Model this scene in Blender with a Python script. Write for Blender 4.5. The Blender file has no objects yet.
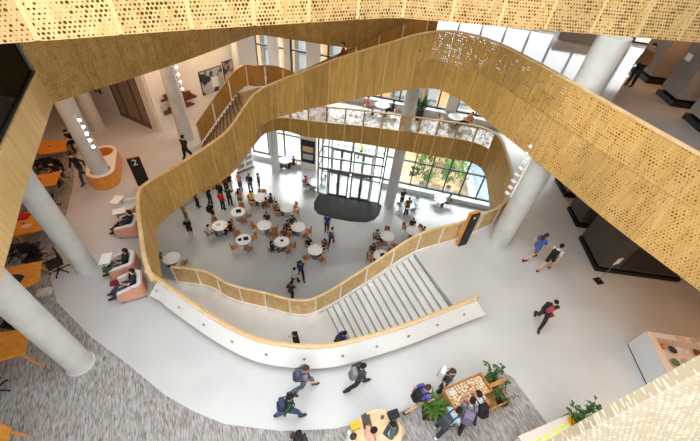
import bpy, bmesh, math, random
from mathutils import Vector, Matrix
from mathutils.geometry import tessellate_polygon
random.seed(11)
SC = bpy.context.scene
COL = SC.collection
R = math.radians
PI = math.pi
Z1, Z2, Z3 = 0.0, 6.6, 12.5          # the three floor levels
CAMZ = 17.4

# ------------------------------------------------------------------ materials
def lin(c):
    c = c / 255.0
    return c / 12.92 if c <= 0.04045 else ((c + 0.055) / 1.055) ** 2.4
def srgb(r, g, b): return (lin(r), lin(g), lin(b), 1)

class NT:
    def __init__(s, m): s.t = m.node_tree; s.t.nodes.clear()
    def n(s, kind, **kw):
        nd = s.t.nodes.new(kind)
        for k, v in kw.items():
            if k.startswith('i_'):
                key = k[2:]
                key = int(key) if key.isdigit() else key.replace('_', ' ')
                nd.inputs[key].default_value = v
            else: setattr(nd, k, v)
        return nd
    def l(s, a, b): s.t.links.new(a, b)

MATS = {}
def plain(name, rgb, rough=0.55, metal=0.0, emit=None, estr=1.0, spec=0.4):
    if name in MATS: return MATS[name]
    m = bpy.data.materials.new(name); m.use_nodes = True
    t = NT(m)
    b = t.n('ShaderNodeBsdfPrincipled'); o = t.n('ShaderNodeOutputMaterial')
    b.inputs['Base Color'].default_value = srgb(*rgb)
    b.inputs['Roughness'].default_value = rough
    b.inputs['Metallic'].default_value = metal
    b.inputs['Specular IOR Level'].default_value = spec
    if emit:
        b.inputs['Emission Color'].default_value = srgb(*emit); b.inputs['Emission Strength'].default_value = estr
    t.l(b.outputs[0], o.inputs[0]); MATS[name] = m
    return m
def cm(rgb, rough=0.7): return plain('tone_%d_%d_%d' % tuple(rgb), rgb, rough)

def mottled(name, c1, c2, scale=(1, 1, 1), nscale=4.0, detail=3.0, rough=0.5, spec=0.4, lo=0.35, hi=0.65, c3=None, coord='Object', bump=0.0, turn=None):
    if name in MATS: return MATS[name]
    m = bpy.data.materials.new(name); m.use_nodes = True
    t = NT(m)
    tc = t.n('ShaderNodeTexCoord'); mp = t.n('ShaderNodeMapping'); mp.inputs['Scale'].default_value = scale
    if turn is not None:
        mp.vector_type = 'TEXTURE'; mp.inputs['Rotation'].default_value = (0, 0, R(turn)); mp.inputs['Scale'].default_value = tuple(1 / q for q in scale)
    nz = t.n('ShaderNodeTexNoise'); nz.inputs['Scale'].default_value = nscale; nz.inputs['Detail'].default_value = detail
    cr = t.n('ShaderNodeValToRGB'); e = cr.color_ramp.elements
    e[0].position = lo; e[0].color = srgb(*c1); e[1].position = hi; e[1].color = srgb(*c2)
    if c3:
        q = e.new((lo + hi) / 2); q.color = srgb(*c3)
    b = t.n('ShaderNodeBsdfPrincipled'); o = t.n('ShaderNodeOutputMaterial')
    b.inputs['Roughness'].default_value = rough; b.inputs['Specular IOR Level'].default_value = spec
    t.l(tc.outputs[coord], mp.inputs[0]); t.l(mp.outputs[0], nz.inputs['Vector']); t.l(nz.outputs[0], cr.inputs[0])
    t.l(cr.outputs[0], b.inputs['Base Color'])
    if bump:
        bp = t.n('ShaderNodeBump'); bp.inputs['Strength'].default_value = bump; bp.inputs['Distance'].default_value = 0.02
        t.l(nz.outputs[0], bp.inputs['Height']); t.l(bp.outputs[0], b.inputs['Normal'])
    t.l(b.outputs[0], o.inputs[0]); MATS[name] = m
    return m

def wood_perf(name, c1, c2, pitch=0.1, rmin=0.1, rmax=0.42, open_holes=False, hole=(62, 44, 22), cluster=1.3, thr=0.3, rough=0.42, holes=True):
    """plywood cladding drilled with round holes of varying size; UV u runs along the ribbon in metres, v is the height"""
    if name in MATS: return MATS[name]
    m = bpy.data.materials.new(name); m.use_nodes = True
    t = NT(m); L = t.l
    uv = t.n('ShaderNodeUVMap'); info = t.n('ShaderNodeObjectInfo')
    mp = t.n('ShaderNodeMapping'); mp.inputs['Scale'].default_value = (9.0, 0.9, 1)
    L(uv.outputs[0], mp.inputs[0])
    off = t.n('ShaderNodeVectorMath', operation='ADD'); L(mp.outputs[0], off.inputs[0])
    sc = t.n('ShaderNodeMath', operation='MULTIPLY'); sc.inputs[1].default_value = 37.0; L(info.outputs['Random'], sc.inputs[0])
    L(sc.outputs[0], off.inputs[1])
    nz = t.n('ShaderNodeTexNoise'); nz.inputs['Scale'].default_value = 1.0; nz.inputs['Detail'].default_value = 5.0; nz.inputs['Distortion'].default_value = 0.6
    L(off.outputs[0], nz.inputs['Vector'])
    cr = t.n('ShaderNodeValToRGB'); e = cr.color_ramp.elements
    e[0].position = 0.3; e[0].color = srgb(*c1); e[1].position = 0.72; e[1].color = srgb(*c2)
    L(nz.outputs[0], cr.inputs[0])
    hs = t.n('ShaderNodeHueSaturation')
    vr = t.n('ShaderNodeMapRange'); vr.inputs['To Min'].default_value = 0.86; vr.inputs['To Max'].default_value = 1.12
    L(info.outputs['Random'], vr.inputs[0]); L(vr.outputs[0], hs.inputs['Value']); L(cr.outputs[0], hs.inputs['Color'])
    b = t.n('ShaderNodeBsdfPrincipled'); b.inputs['Roughness'].default_value = rough; b.inputs['Specular IOR Level'].default_value = 0.3
    L(hs.outputs[0], b.inputs['Base Color'])
    o = t.n('ShaderNodeOutputMaterial')
    if not holes:
        L(b.outputs[0], o.inputs[0]); MATS[name] = m; return m
    q = t.n('ShaderNodeVectorMath', operation='SCALE'); q.inputs['Scale'].default_value = 1.0 / pitch; L(uv.outputs[0], q.inputs[0])
    sp = t.n('ShaderNodeSeparateXYZ'); L(q.outputs[0], sp.inputs[0])
    fl = t.n('ShaderNodeMath', operation='FLOOR'); L(sp.outputs[1], fl.inputs[0])
    md = t.n('ShaderNodeMath', operation='PINGPONG'); md.inputs[1].default_value = 1.0; L(fl.outputs[0], md.inputs[0])
    hf = t.n('ShaderNodeMath', operation='MULTIPLY_ADD'); hf.inputs[1].default_value = 0.5; L(md.outputs[0], hf.inputs[0]); L(sp.outputs[0], hf.inputs[2])
    fx = t.n('ShaderNodeMath', operation='FRACT'); L(hf.outputs[0], fx.inputs[0])
    fy = t.n('ShaderNodeMath', operation='FRACT'); L(sp.outputs[1], fy.inputs[0])
    cb = t.n('ShaderNodeCombineXYZ'); L(fx.outputs[0], cb.inputs[0]); L(fy.outputs[0], cb.inputs[1])
    ds = t.n('ShaderNodeVectorMath', operation='DISTANCE'); ds.inputs[1].default_value = (0.5, 0.5, 0); L(cb.outputs[0], ds.inputs[0])
    # hole radius by cell
    flx = t.n('ShaderNodeMath', operation='FLOOR'); L(hf.outputs[0], flx.inputs[0])
    cell = t.n('ShaderNodeCombineXYZ'); L(flx.outputs[0], cell.inputs[0]); L(fl.outputs[0], cell.inputs[1])
    n2 = t.n('ShaderNodeTexNoise'); n2.inputs['Scale'].default_value = 0.12 * cluster; n2.inputs['Detail'].default_value = 2.0
    L(cell.outputs[0], n2.inputs['Vector'])
    wn = t.n('ShaderNodeTexWhiteNoise'); L(cell.outputs[0], wn.inputs['Vector'])
    mixr = t.n('ShaderNodeMath', operation='MULTIPLY_ADD'); mixr.inputs[1].default_value = 0.35; L(wn.outputs[0], mixr.inputs[0]); L(n2.outputs[0], mixr.inputs[2])
    rr = t.n('ShaderNodeMapRange'); rr.inputs['From Min'].default_value = thr; rr.inputs['From Max'].default_value = thr + 0.55
    rr.inputs['To Min'].default_value = rmin; rr.inputs['To Max'].default_value = rmax
    L(mixr.outputs[0], rr.inputs[0])
    lt = t.n('ShaderNodeMath', operation='LESS_THAN'); L(ds.outputs['Value'], lt.inputs[0]); L(rr.outputs[0], lt.inputs[1])
    if open_holes: h = t.n('ShaderNodeBsdfTransparent')
    else:
        h = t.n('ShaderNodeBsdfDiffuse'); h.inputs[0].default_value = srgb(*hole)
    mx = t.n('ShaderNodeMixShader'); L(lt.outputs[0], mx.inputs[0]); L(b.outputs[0], mx.inputs[1]); L(h.outputs[0], mx.inputs[2])
    L(mx.outputs[0], o.inputs[0]); MATS[name] = m
    return m

def glass(name, tint=(235, 242, 242), refl=0.08):
    if name in MATS: return MATS[name]
    m = bpy.data.materials.new(name); m.use_nodes = True
    t = NT(m)
    a = t.n('ShaderNodeBsdfTransparent'); a.inputs[0].default_value = srgb(*tint)
    g = t.n('ShaderNodeBsdfGlossy'); g.inputs['Roughness'].default_value = 0.03
    x = t.n('ShaderNodeMixShader'); x.inputs[0].default_value = refl; o = t.n('ShaderNodeOutputMaterial')
    t.l(a.outputs[0], x.inputs[1]); t.l(g.outputs[0], x.inputs[2]); t.l(x.outputs[0], o.inputs[0]); MATS[name] = m
    return m

W_BAND = wood_perf('wood_drilled', (212, 172, 110), (236, 202, 148), pitch=0.075, rmin=0.0, rmax=0.4, thr=0.36, cluster=1.6, hole=(96, 68, 34))
W_LEFT = wood_perf('wood_plain', (212, 174, 108), (234, 202, 144), holes=False)
W_S = wood_perf('wood_stair_cladding', (190, 148, 80), (220, 180, 106), pitch=0.085, rmin=0.02, rmax=0.2, thr=0.4)
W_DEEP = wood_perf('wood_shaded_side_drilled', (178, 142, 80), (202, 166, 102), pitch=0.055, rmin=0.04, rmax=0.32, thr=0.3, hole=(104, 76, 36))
W_ARM = wood_perf('wood_drilled_dark', (200, 158, 90), (226, 186, 118), pitch=0.085, rmin=0.0, rmax=0.3, thr=0.4, hole=(112, 82, 38), cluster=1.6)
W_OPEN = wood_perf('wood_drilled_through', (190, 148, 80), (220, 180, 106), pitch=0.085, rmin=0.0, rmax=0.5, thr=0.42, open_holes=True, cluster=2.0)
W_OPEN2 = wood_perf('wood_screen_drilled_through', (196, 152, 90), (222, 186, 124), pitch=0.07, rmin=0.26, rmax=0.66, thr=0.3, open_holes=True, cluster=1.8)
W_RAIL = wood_perf('wood_guard_drilled', (228, 194, 136), (242, 214, 162), pitch=0.05, rmin=0.05, rmax=0.34, thr=0.3, hole=(178, 146, 94))
W_NEAR = wood_perf('wood_near_lit_holes', (194, 178, 148), (214, 198, 170), pitch=0.05, rmin=0.0, rmax=0.46, thr=0.4, hole=(234, 226, 208), cluster=3.0)  # pale hole colour paints in the light coming through the perforations
W_CAP = mottled('maple_cap', (220, 188, 134), (236, 208, 160), (1, 1, 1), 3.0)
W_CORE = plain('maple_edge', (234, 206, 150), 0.5)
W_TABLE = mottled('orange_maple', (222, 142, 52), (236, 164, 74), (1.5, 8, 1), 2.0, rough=0.35)
W_CHAIR = mottled('bent_beech', (172, 108, 52), (196, 132, 72), (2, 8, 1), 2.0, rough=0.4)
W_PALE = mottled('pale_birch', (222, 188, 142), (236, 208, 168), (2, 9, 1), 2.0, rough=0.45)
W_CRATE = mottled('oak_board', (176, 122, 66), (206, 156, 94), (2, 10, 1), 2.0, rough=0.55)
WHITE = plain('white_paint', (250, 250, 249), 0.45)
WALLW = mottled('wall_plaster_white', (228, 222, 214), (234, 229, 222), (1, 1, 1), 1.5, rough=0.8)
WALLG = mottled('wall_plaster_brown', (112, 94, 78), (122, 104, 86), (1, 1, 1), 1.5, rough=0.8)
COLM = mottled('column_concrete', (204, 206, 204), (216, 217, 215), (1, 1, 1), 2.0, rough=0.6)
FLOOR1 = mottled('ground_terrazzo', (186, 188, 190), (196, 198, 199), (1, 1, 1), 0.7, 6, rough=0.28, spec=0.5)
FLOOR2 = mottled('upper_terrazzo', (202, 204, 205), (212, 214, 214), (1, 1, 1), 0.6, 6, rough=0.3, spec=0.5)
FLOOR3 = mottled('third_floor_terrazzo', (150, 144, 138), (160, 154, 148), (1, 1, 1), 0.6, 6, rough=0.1, spec=0.9)
CARPET = mottled('striped_carpet', (120, 108, 100), (184, 186, 186), (34, 5.5, 1), 1.0, 2, rough=0.95, spec=0.1, lo=0.28, hi=0.66, c3=(158, 152, 149), turn=28)
STAIRM = mottled('stair_terrazzo', (216, 217, 216), (226, 227, 226), (1, 1, 1), 1.0, rough=0.4)
TREADB = mottled('tread_brown', (140, 118, 92), (156, 134, 106), (1, 1, 1), 3.0, rough=0.6)
NOSE = plain('dark_nosing', (122, 121, 118), 0.7)
DARKM = plain('dark_metal', (58, 60, 62), 0.4, 0.3)
BLACK = plain('black_plastic', (24, 24, 26), 0.5)
BOOTH = mottled('charcoal_panel', (70, 66, 62), (80, 76, 71), (1, 1, 1), 1.2, rough=0.5)
BOOTHB = plain('black_plinth', (18, 17, 17), 0.5)
STEEL = plain('brushed_steel', (150, 152, 154), 0.3, 0.8)
MULL = plain('mullion_grey', (70, 76, 80), 0.4, 0.4)
ALU = plain('door_aluminium', (128, 130, 130), 0.4, 0.5)
GLASS = glass('clear_glass', (250, 253, 253), 0.05)
DKGLASS = glass('dark_glass', (60, 64, 58), 0.06)
MATD = mottled('entrance_mat', (62, 63, 64), (78, 79, 80), (1, 1, 1), 30, rough=0.95, spec=0.1)
LEAF = mottled('leaf_green', (40, 74, 36), (78, 118, 58), (1, 1, 1), 12, rough=0.5)
LEAFL = mottled('leaf_light', (86, 132, 50), (128, 170, 82), (1, 1, 1), 12, rough=0.5)
TERRA = mottled('terracotta_felt', (212, 156, 132), (222, 168, 146), (1, 1, 1), 8, rough=0.9)
UPHW = mottled('white_upholstery', (226, 228, 230), (236, 238, 239), (1, 1, 1), 6, rough=0.85)
LAMPE = plain('lamp_face', (255, 255, 250), 0.4, emit=(255, 250, 240), estr=30.0)

# ------------------------------------------------------------------ mesh builder
class MB:
    def __init__(s): s.v = []; s.f = []; s.mi = []; s.uv = {}
    def add(s, vs, fs, mi=0, uvs=None, M=None):
        b = len(s.v)
        s.v += [tuple(M @ Vector(p)) if M else tuple(p) for p in vs]
        for k, f in enumerate(fs):
            if uvs: s.uv[len(s.f)] = uvs[k]
            s.f.append([i + b for i in f]); s.mi.append(mi)
        return s
    def box(s, c, d, rz=0, mi=0, M=None, bev=0.0):
        x, y, z = d[0] / 2, d[1] / 2, d[2] / 2
        T = Matrix.Translation(c) @ Matrix.Rotation(rz, 4, 'Z')
        if M: T = M @ T
        if bev:
            bm = bmesh.new(); bmesh.ops.create_cube(bm, size=1.0)
            for v in bm.verts: v.co = Vector((v.co.x * d[0], v.co.y * d[1], v.co.z * d[2]))
            bmesh.ops.bevel(bm, geom=bm.edges[:], offset=bev, segments=2, affect='EDGES', profile=0.6)
            bm.verts.index_update()
            s.add([v.co[:] for v in bm.verts], [[v.index for v in f.verts] for f in bm.faces], mi, M=T); bm.free(); return s
        vs = [(-x, -y, -z), (x, -y, -z), (x, y, -z), (-x, y, -z), (-x, -y, z), (x, -y, z), (x, y, z), (-x, y, z)]
        return s.add(vs, [(3, 2, 1, 0), (4, 5, 6, 7), (0, 1, 5, 4), (1, 2, 6, 5), (2, 3, 7, 6), (3, 0, 4, 7)], mi, M=T)
    def prism(s, poly, z0, z1, holes=(), mi=0, mside=None, M=None):
        loops = [list(poly)] + [list(h) for h in holes]
        tris = tessellate_polygon([[Vector((p[0], p[1], 0)) for p in lp] for lp in loops])
        flat = [p for lp in loops for p in lp]; n = len(flat)
        vs = [(p[0], p[1], z0) for p in flat] + [(p[0], p[1], z1) for p in flat]
        fs = []
        for a, b, c in tris:
            A, B, C = flat[a], flat[b], flat[c]
            if (B[0] - A[0]) * (C[1] - A[1]) - (B[1] - A[1]) * (C[0] - A[0]) < 0: a, b, c = c, b, a
            fs.append((c, b, a)); fs.append((a + n, b + n, c + n))
        s.add(vs, fs, mi, M=M)
        base = 0; sd = []
        for li, lp in enumerate(loops):
            ar = sum(lp[i][0] * lp[(i + 1) % len(lp)][1] - lp[(i + 1) % len(lp)][0] * lp[i][1] for i in range(len(lp)))
            ccw = (ar > 0) == (li == 0)
            for i in range(len(lp)):
                a, b = base + i, base + (i + 1) % len(lp)
                q = (a, b, b + n, a + n)
                sd.append(q if ccw else q[::-1])
            base += len(lp)
        return s.add(vs, sd, mi if mside is None else mside, M=M)
    def lathe(s, prof, c=(0, 0, 0), n=20, mi=0, sx=1, sy=1, M=None):
        vs, fs = [], []
        for r, z in prof:
            for k in range(n):
                a = 2 * PI * k / n
                vs.append((c[0] + r * sx * math.cos(a), c[1] + r * sy * math.sin(a), c[2] + z))
        for i in range(len(prof) - 1):
            for k in range(n):
                j = (k + 1) % n
                fs.append((i * n + k, i * n + j, (i + 1) * n + j, (i + 1) * n + k))
        if prof[0][0] > 1e-6: fs.append(tuple(range(n))[::-1])
        if prof[-1][0] > 1e-6: fs.append(tuple((len(prof) - 1) * n + k for k in range(n)))
        return s.add(vs, fs, mi, M=M)
    def cyl(s, c, r, h, n=20, mi=0, M=None, r1=None): return s.lathe([(r, 0), (r if r1 is None else r1, h)], c, n, mi, M=M)
    def tube(s, pts, rads, n=8, mi=0, M=None):
        pts = [Vector(p) for p in pts]
        if not hasattr(rads, '__len__'): rads = [rads] * len(pts)
        vs, fs = [], []
        prev = None
        for i, p in enumerate(pts):
            d = (pts[min(i + 1, len(pts) - 1)] - pts[max(i - 1, 0)])
            d = d.normalized() if d.length > 1e-9 else Vector((0, 0, 1))
            if prev is None: u = d.orthogonal().normalized()
            else:
                u = prev - d * prev.dot(d); u = u.normalized() if u.length > 1e-6 else d.orthogonal().normalized()
            prev = u; w = d.cross(u)
            for k in range(n):
                a = 2 * PI * k / n
                vs.append(tuple(p + (u * math.cos(a) + w * math.sin(a)) * rads[i]))
        for i in range(len(pts) - 1):
            for k in range(n):
                j = (k + 1) % n
                fs.append((i * n + k, i * n + j, (i + 1) * n + j, (i + 1) * n + k))
        fs.append(tuple(range(n))[::-1]); fs.append(tuple((len(pts) - 1) * n + k for k in range(n)))
        return s.add(vs, fs, mi, M=M)
    def ell(s, c, r, nu=12, nv=8, mi=0, M=None, keep=None):
        vs = [(0, 0, -1)]; fs = []
        for i in range(1, nv):
            th = -PI / 2 + PI * i / nv
            for k in range(nu):
                a = 2 * PI * k / nu
                vs.append((math.cos(th) * math.cos(a), math.cos(th) * math.sin(a), math.sin(th)))
        vs.append((0, 0, 1)); t = len(vs) - 1
        for k in range(nu):
            j = (k + 1) % nu
            fs.append((0, 1 + j, 1 + k)); fs.append((t, 1 + (nv - 2) * nu + k, 1 + (nv - 2) * nu + j))
            for i in range(nv - 2):
                a = 1 + i * nu
                fs.append((a + k, a + j, a + nu + j, a + nu + k))
        if keep: fs = [f for f in fs if keep(sum((Vector(vs[i]) for i in f), Vector()) / len(f))]
        vs = [(c[0] + p[0] * r[0], c[1] + p[1] * r[1], c[2] + p[2] * r[2]) for p in vs]
        return s.add(vs, fs, mi, M=M)
    def mesh(s, name, mats):
        me = bpy.data.meshes.new(name); me.from_pydata(s.v, [], s.f); me.update()
        for m in mats: me.materials.append(m)
        if len(mats) > 1: me.polygons.foreach_set('material_index', s.mi)
        if s.uv:
            lay = me.uv_layers.new(name='UVMap')
            for fi, u in s.uv.items():
                for li, q in zip(me.polygons[fi].loop_indices, u): lay.data[li].uv = q
        return me
    def build(s, name, mats, parent=None, smooth=False, loc=None, rz=0, fix=False):
        if not isinstance(mats, (list, tuple)): mats = [mats]
        me = s.mesh(name, mats)
        if fix:
            bm = bmesh.new(); bm.from_mesh(me); bmesh.ops.recalc_face_normals(bm, faces=bm.faces[:]); bm.to_mesh(me); bm.free()
        if smooth: smoothen(me)
        return put(name, me, parent, loc, rz)
def smoothen(me, ang=40):
    me.polygons.foreach_set('use_smooth', [True] * len(me.polygons))
    try: me.set_sharp_from_angle(angle=R(ang))
    except Exception: pass
def put(name, me, parent=None, loc=None, rz=0):
    o = bpy.data.objects.new(name, me); COL.objects.link(o)
    if parent: o.parent = parent
    if loc: o.location = loc
    if rz: o.rotation_euler = (0, 0, rz)
    return o
def tag(o, label, cat, group=None):
    o['label'] = label; o['category'] = cat
    if group: o['group'] = group
    return o
def struct(o, label=None):
    o['kind'] = 'structure'
    if label: o['label'] = label
    return o
def thing(name, label, cat, loc=(0, 0, 0), rz=0, group=None):
    o = bpy.data.objects.new(name, None); COL.objects.link(o); o.empty_display_size = 0.2
    o.location = loc; o.rotation_euler = (0, 0, rz)
    return tag(o, label, cat, group)
def kids(o): return [c for c in bpy.data.objects if c.parent == o]
def dup(o, loc, rz, label, group=None, cache={}):
    """copy a thing with its parts and sub-parts"""
    if o.name not in cache: cache[o.name] = [(c, kids(c)) for c in kids(o)]
    r = o.copy(); COL.objects.link(r); r.location = loc; r.rotation_euler = (0, 0, rz); r['label'] = label
    if group: r['group'] = group
    for c, sub in cache[o.name]:
        d = c.copy(); COL.objects.link(d); d.parent = r
        for g in sub:
            h = g.copy(); COL.objects.link(h); h.parent = d
    return r
def ang(a): return R(a - 90)            # heading in degrees (0 = +x, 90 = towards the window front) to a z rotation for parts facing +y

def smooth_path(pts, step=0.15):
    """Catmull-Rom through points of any dimension"""
    P = [Vector(p) if len(p) < 4 else p for p in pts]
    out = []
    n = len(pts)
    for i in range(n - 1):
        p0, p1, p2, p3 = pts[max(i - 1, 0)], pts[i], pts[i + 1], pts[min(i + 2, n - 1)]
        d = math.hypot(p2[0] - p1[0], p2[1] - p1[1]); k = max(1, int(math.ceil(d / step)))
        for j in range(k):
            t = j / k
            out.append(tuple(0.5 * (2 * b + (c - a) * t + (2 * a - 5 * b + 4 * c - e) * t * t + (3 * b - a - 3 * c + e) * t ** 3) for a, b, c, e in zip(p0, p1, p2, p3)))
    out.append(tuple(pts[-1]))
    return out
def arc_len(pp):
    s = [0.0]
    for a, b in zip(pp, pp[1:]): s.append(s[-1] + math.hypot(b[0] - a[0], b[1] - a[1]))
    return s
def normals2(pp):
    out = []
    for i in range(len(pp)):
        a, b = pp[max(i - 1, 0)], pp[min(i + 1, len(pp) - 1)]
        dx, dy = b[0] - a[0], b[1] - a[1]; l = math.hypot(dx, dy) or 1
        out.append((-dy / l, dx / l))
    return out
def lerp_at(pp, ss, s):
    for i in range(len(ss) - 1):
        if s <= ss[i + 1] + 1e-9:
            t = (s - ss[i]) / max(ss[i + 1] - ss[i], 1e-9); t = min(max(t, 0), 1)
            return tuple(a + (b - a) * t for a, b in zip(pp[i], pp[i + 1]))
    return pp[-1]
def strip(mb, pp, f0, f1, side, off, thick, s0=0, mi=0):
    """solid sheet along plan path pp between heights f0(p), f1(p); visible face at distance off on side"""
    ns = normals2(pp); ss = arc_len(pp); n = len(pp)
    vs = []
    for p, q in zip(pp, ns):
        for o in (off, off - thick):
            for z in (f0(p), f1(p)): vs.append((p[0] + q[0] * o * side, p[1] + q[1] * o * side, z))
    fs, uvs = [], []
    def U(i, k): return (s0 + ss[i], (f0(pp[i]), f1(pp[i]))[k])
    for i in range(n - 1):
        a, b = 4 * i, 4 * (i + 1)
        quads = [((a, b, b + 1, a + 1), (0, 0, 1, 1)), ((a + 2, a + 3, b + 3, b + 2), (0, 1, 1, 0)), ((a + 1, b + 1, b + 3, a + 3), (1, 1, 1, 1)), ((a, a + 2, b + 2, b), (0, 0, 0, 0))]
        own = [(i, i + 1, i + 1, i), (i, i, i + 1, i + 1), (i, i + 1, i + 1, i), (i, i, i + 1, i + 1)]
        for (q, k), w in zip(quads, own):
            u = [U(ii, kk) for ii, kk in zip(w, k)]
            if side > 0: q, u = q[::-1], u[::-1]
            fs.append(q); uvs.append(u)
    for i, rev in ((0, False), (n - 1, True)):
        a = 4 * i; q = (a, a + 1, a + 3, a + 2); u = [U(i, 0), U(i, 1), U(i, 1), U(i, 0)]
        fs.append(q[::-1] if rev else q); uvs.append(u)
    mb.add(vs, fs, mi, uvs)
    return mb
def ribbon(root, pts, side, width, rows, gap=0.03, thick=0.05, core=None, cap=True, step=0.15, capw=0.14, capm=None, name='cladding_panel'):
    """rows: list of (f0, f1, material, has_core); pts hold (x, y, zb, zt)"""
    pp = smooth_path(pts, step); ss = arc_len(pp); L = ss[-1]
    n = max(1, round(L / width)); w = L / n
    for f0, f1, mat, has_core in rows:
        for k in range(n):
            a, b = k * w + gap / 2, (k + 1) * w - gap / 2
            seg = [lerp_at(pp, ss, a)] + [p for p, s in zip(pp, ss) if a + 0.02 < s < b - 0.02] + [lerp_at(pp, ss, b)]
            m = mat(seg[len(seg) // 2]) if callable(mat) else mat
            strip(MB(), seg, f0, f1, side, thick, thick, a).build(name, m, root, fix=True)
        if has_core:
            pp_ = [p for p in pp if has_core(p)] if callable(has_core) else pp
            strip(MB(), pp_, lambda p: f0(p) + 0.01, lambda p: f1(p) - 0.01, side, 0.036, 0.03).build('backing_strip', core or W_CORE, root)
    if cap:
        ns = normals2(pp); mb = MB(); vs = []
        for p, q in zip(pp, ns):
            for o, dz in ((thick + 0.02, 0), (thick + 0.02, 0.045), (thick + 0.02 - capw, 0.045), (thick + 0.02 - capw, 0)):
                vs.append((p[0] + q[0] * o * side, p[1] + q[1] * o * side, p[3] + dz))
        fs = [(4 * i + k, 4 * i + (k + 1) % 4, 4 * i + 4 + (k + 1) % 4, 4 * i + 4 + k) for i in range(len(pp) - 1) for k in range(4)]
        fs += [(0, 1, 2, 3), tuple(4 * (len(pp) - 1) + k for k in (3, 2, 1, 0))]
        mb.add(vs, fs); mb.build('handrail', capm or W_CAP, root, fix=True)
    return pp
def lettering(txt, size, mat, parent, name):
    c = bpy.data.curves.new('txt', 'FONT'); c.body = txt; c.size = size; c.align_x = 'CENTER'; c.align_y = 'CENTER'; c.extrude = .004
    q = bpy.data.objects.new('tmp_txt', c); COL.objects.link(q)
    me = bpy.data.meshes.new_from_object(q.evaluated_get(bpy.context.evaluated_depsgraph_get()))
    bpy.data.objects.remove(q); bpy.data.curves.remove(c)
    me.materials.clear(); me.materials.append(mat)
    return put(name, me, parent)
ZB = lambda p: p[2]
ZT = lambda p: p[3]
# ------------------------------------------------------------------ the setting: floors, walls, facade
FAC = R(-9.65)                                   # the window front runs along y = 23 - 0.17 x
def fy(x): return 23.0 - 0.17 * x
S_PTS = [(-6.15, 6.18, 5.6, 7.66), (-6.75, 6.9, 5.6, 7.72), (-7.5, 8.1, 5.6, 7.8), (-8.2, 9.3, 5.6, 7.86), (-8.62, 10.2, 5.6, 7.82), (-8.55, 10.95, 5.58, 7.75),
         (-8.25, 11.6, 5.65, 7.74), (-7.55, 12.65, 5.95, 7.9), (-6.3, 14.1, 6.4, 8.5), (-5.5, 15.0, 7.4, 9.5), (-4.85, 15.5, 8.4, 10.13), (-3, 15.7, 9.2, 11.04), (-1.2, 15.55, 9.9, 11.94),
         (.8, 15.4, 10.64, 12.79), (2, 15.25, 11.05, 13.3), (3, 14.85, 11.36, 13.6), (3.9, 14.3, 11.32, 13.68), (4.7, 13.5, 11.12, 13.68), (5.4, 12.2, 11.05, 13.68),
         (6.05, 10.9, 11.02, 13.66), (6.65, 9.6, 11.0, 13.63), (7.3, 8.25, 10.95, 13.6), (7.95, 7.0, 10.93, 13.57), (8.7, 5.6, 10.95, 13.55), (9.6, 3.9, 10.96, 13.52), (11, 1.5, 10.95, 13.5)]
M_PTS = [(-7.55, 12.75, 5.7, 6.6), (-6.67, 14.3, 5.8, 6.9), (-6.4, 15.4, 5.8, 7.2), (-6.2, 17.2, 5.82, 7.5), (-5.8, 18.6, 5.95, 7.6), (-4.9, 19.3, 5.85, 7.62), (-3.5, 19.35, 5.59, 7.65), (-2.6, 19.33, 5.57, 7.68),
         (.14, 19.42, 5.47, 7.7), (2.3, 19.35, 5.39, 7.7), (4.5, 19.25, 5.28, 7.7), (6.3, 19.1, 5.27, 7.72), (7.3, 18.8, 5.35, 7.73), (7.9, 18.1, 5.3, 7.72), (8.0, 16.8, 5.05, 7.65), (7.8, 14.6, 4.7, 7.62), (7.25, 12.9, 4.7, 7.65), (6.55, 11.9, 4.9, 7.7)]
BAND = [(-9, 4.0, 15, 17.2), (-6.2, 5.79, 15, 17.2), (-3.84, 7.4, 15, 17.2), (-1.2, 9.06, 15, 17.2), (-.1, 9.75, 15, 17.2), (.66, 10.12, 15, 17.2), (1.82, 10.27, 15, 17.2), (4.2, 10.49, 15, 17.2), (9.13, 11.06, 15, 17.2), (13.5, 11.55, 15, 17.2)]
LEFTF = [(-4.2, -1.0, 11.5, 12.5), (-6.65, 3.61, 11.5, 12.5), (-8.13, 6.25, 11.5, 12.5), (-10.09, 9.97, 11.5, 12.5)]
DEEP = [(-10.09, 9.97, 11.5, 13.6), (-7.77, 14.33, 11.5, 13.6), (-6.2, 18.0, 11.5, 13.6), (-5.7, 18.75, 11.5, 13.6), (-4.9, 18.75, 11.5, 13.6), (-.95, 18.3, 11.5, 13.6), (3.0, 17.9, 11.5, 13.6)]
OUTER = [(-6.56, 6.53, 6.72, 7.66), (-5.4, 5.92, 6.72, 7.66), (-3.6, 5.04, 6.72, 7.66), (-2.3, 4.6, 6.72, 7.66), (-1.13, 4.54, 6.72, 7.66), (-.18, 4.66, 6.72, 7.66), (.72, 4.98, 6.72, 7.66), (2.06, 5.57, 6.72, 7.66), (3.69, 6.42, 6.72, 7.66), (4.75, 6.98, 6.72, 7.66)]
INNER = [(-7.3, 8.5, 4.1, 5.2), (-5.85, 8.44, 4.1, 5.2), (-4.65, 7.95, 4.1, 5.2), (-3.17, 7.73, 4.1, 5.2), (-1.7, 7.56, 4.1, 5.2), (-.78, 7.92, 4.15, 5.25), (1.0, 8.72, 5.38, 6.48), (2.75, 9.55, 6.6, 7.7), (4.7, 10.6, 6.6, 7.7), (6.5, 11.8, 6.6, 7.7)]

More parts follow.
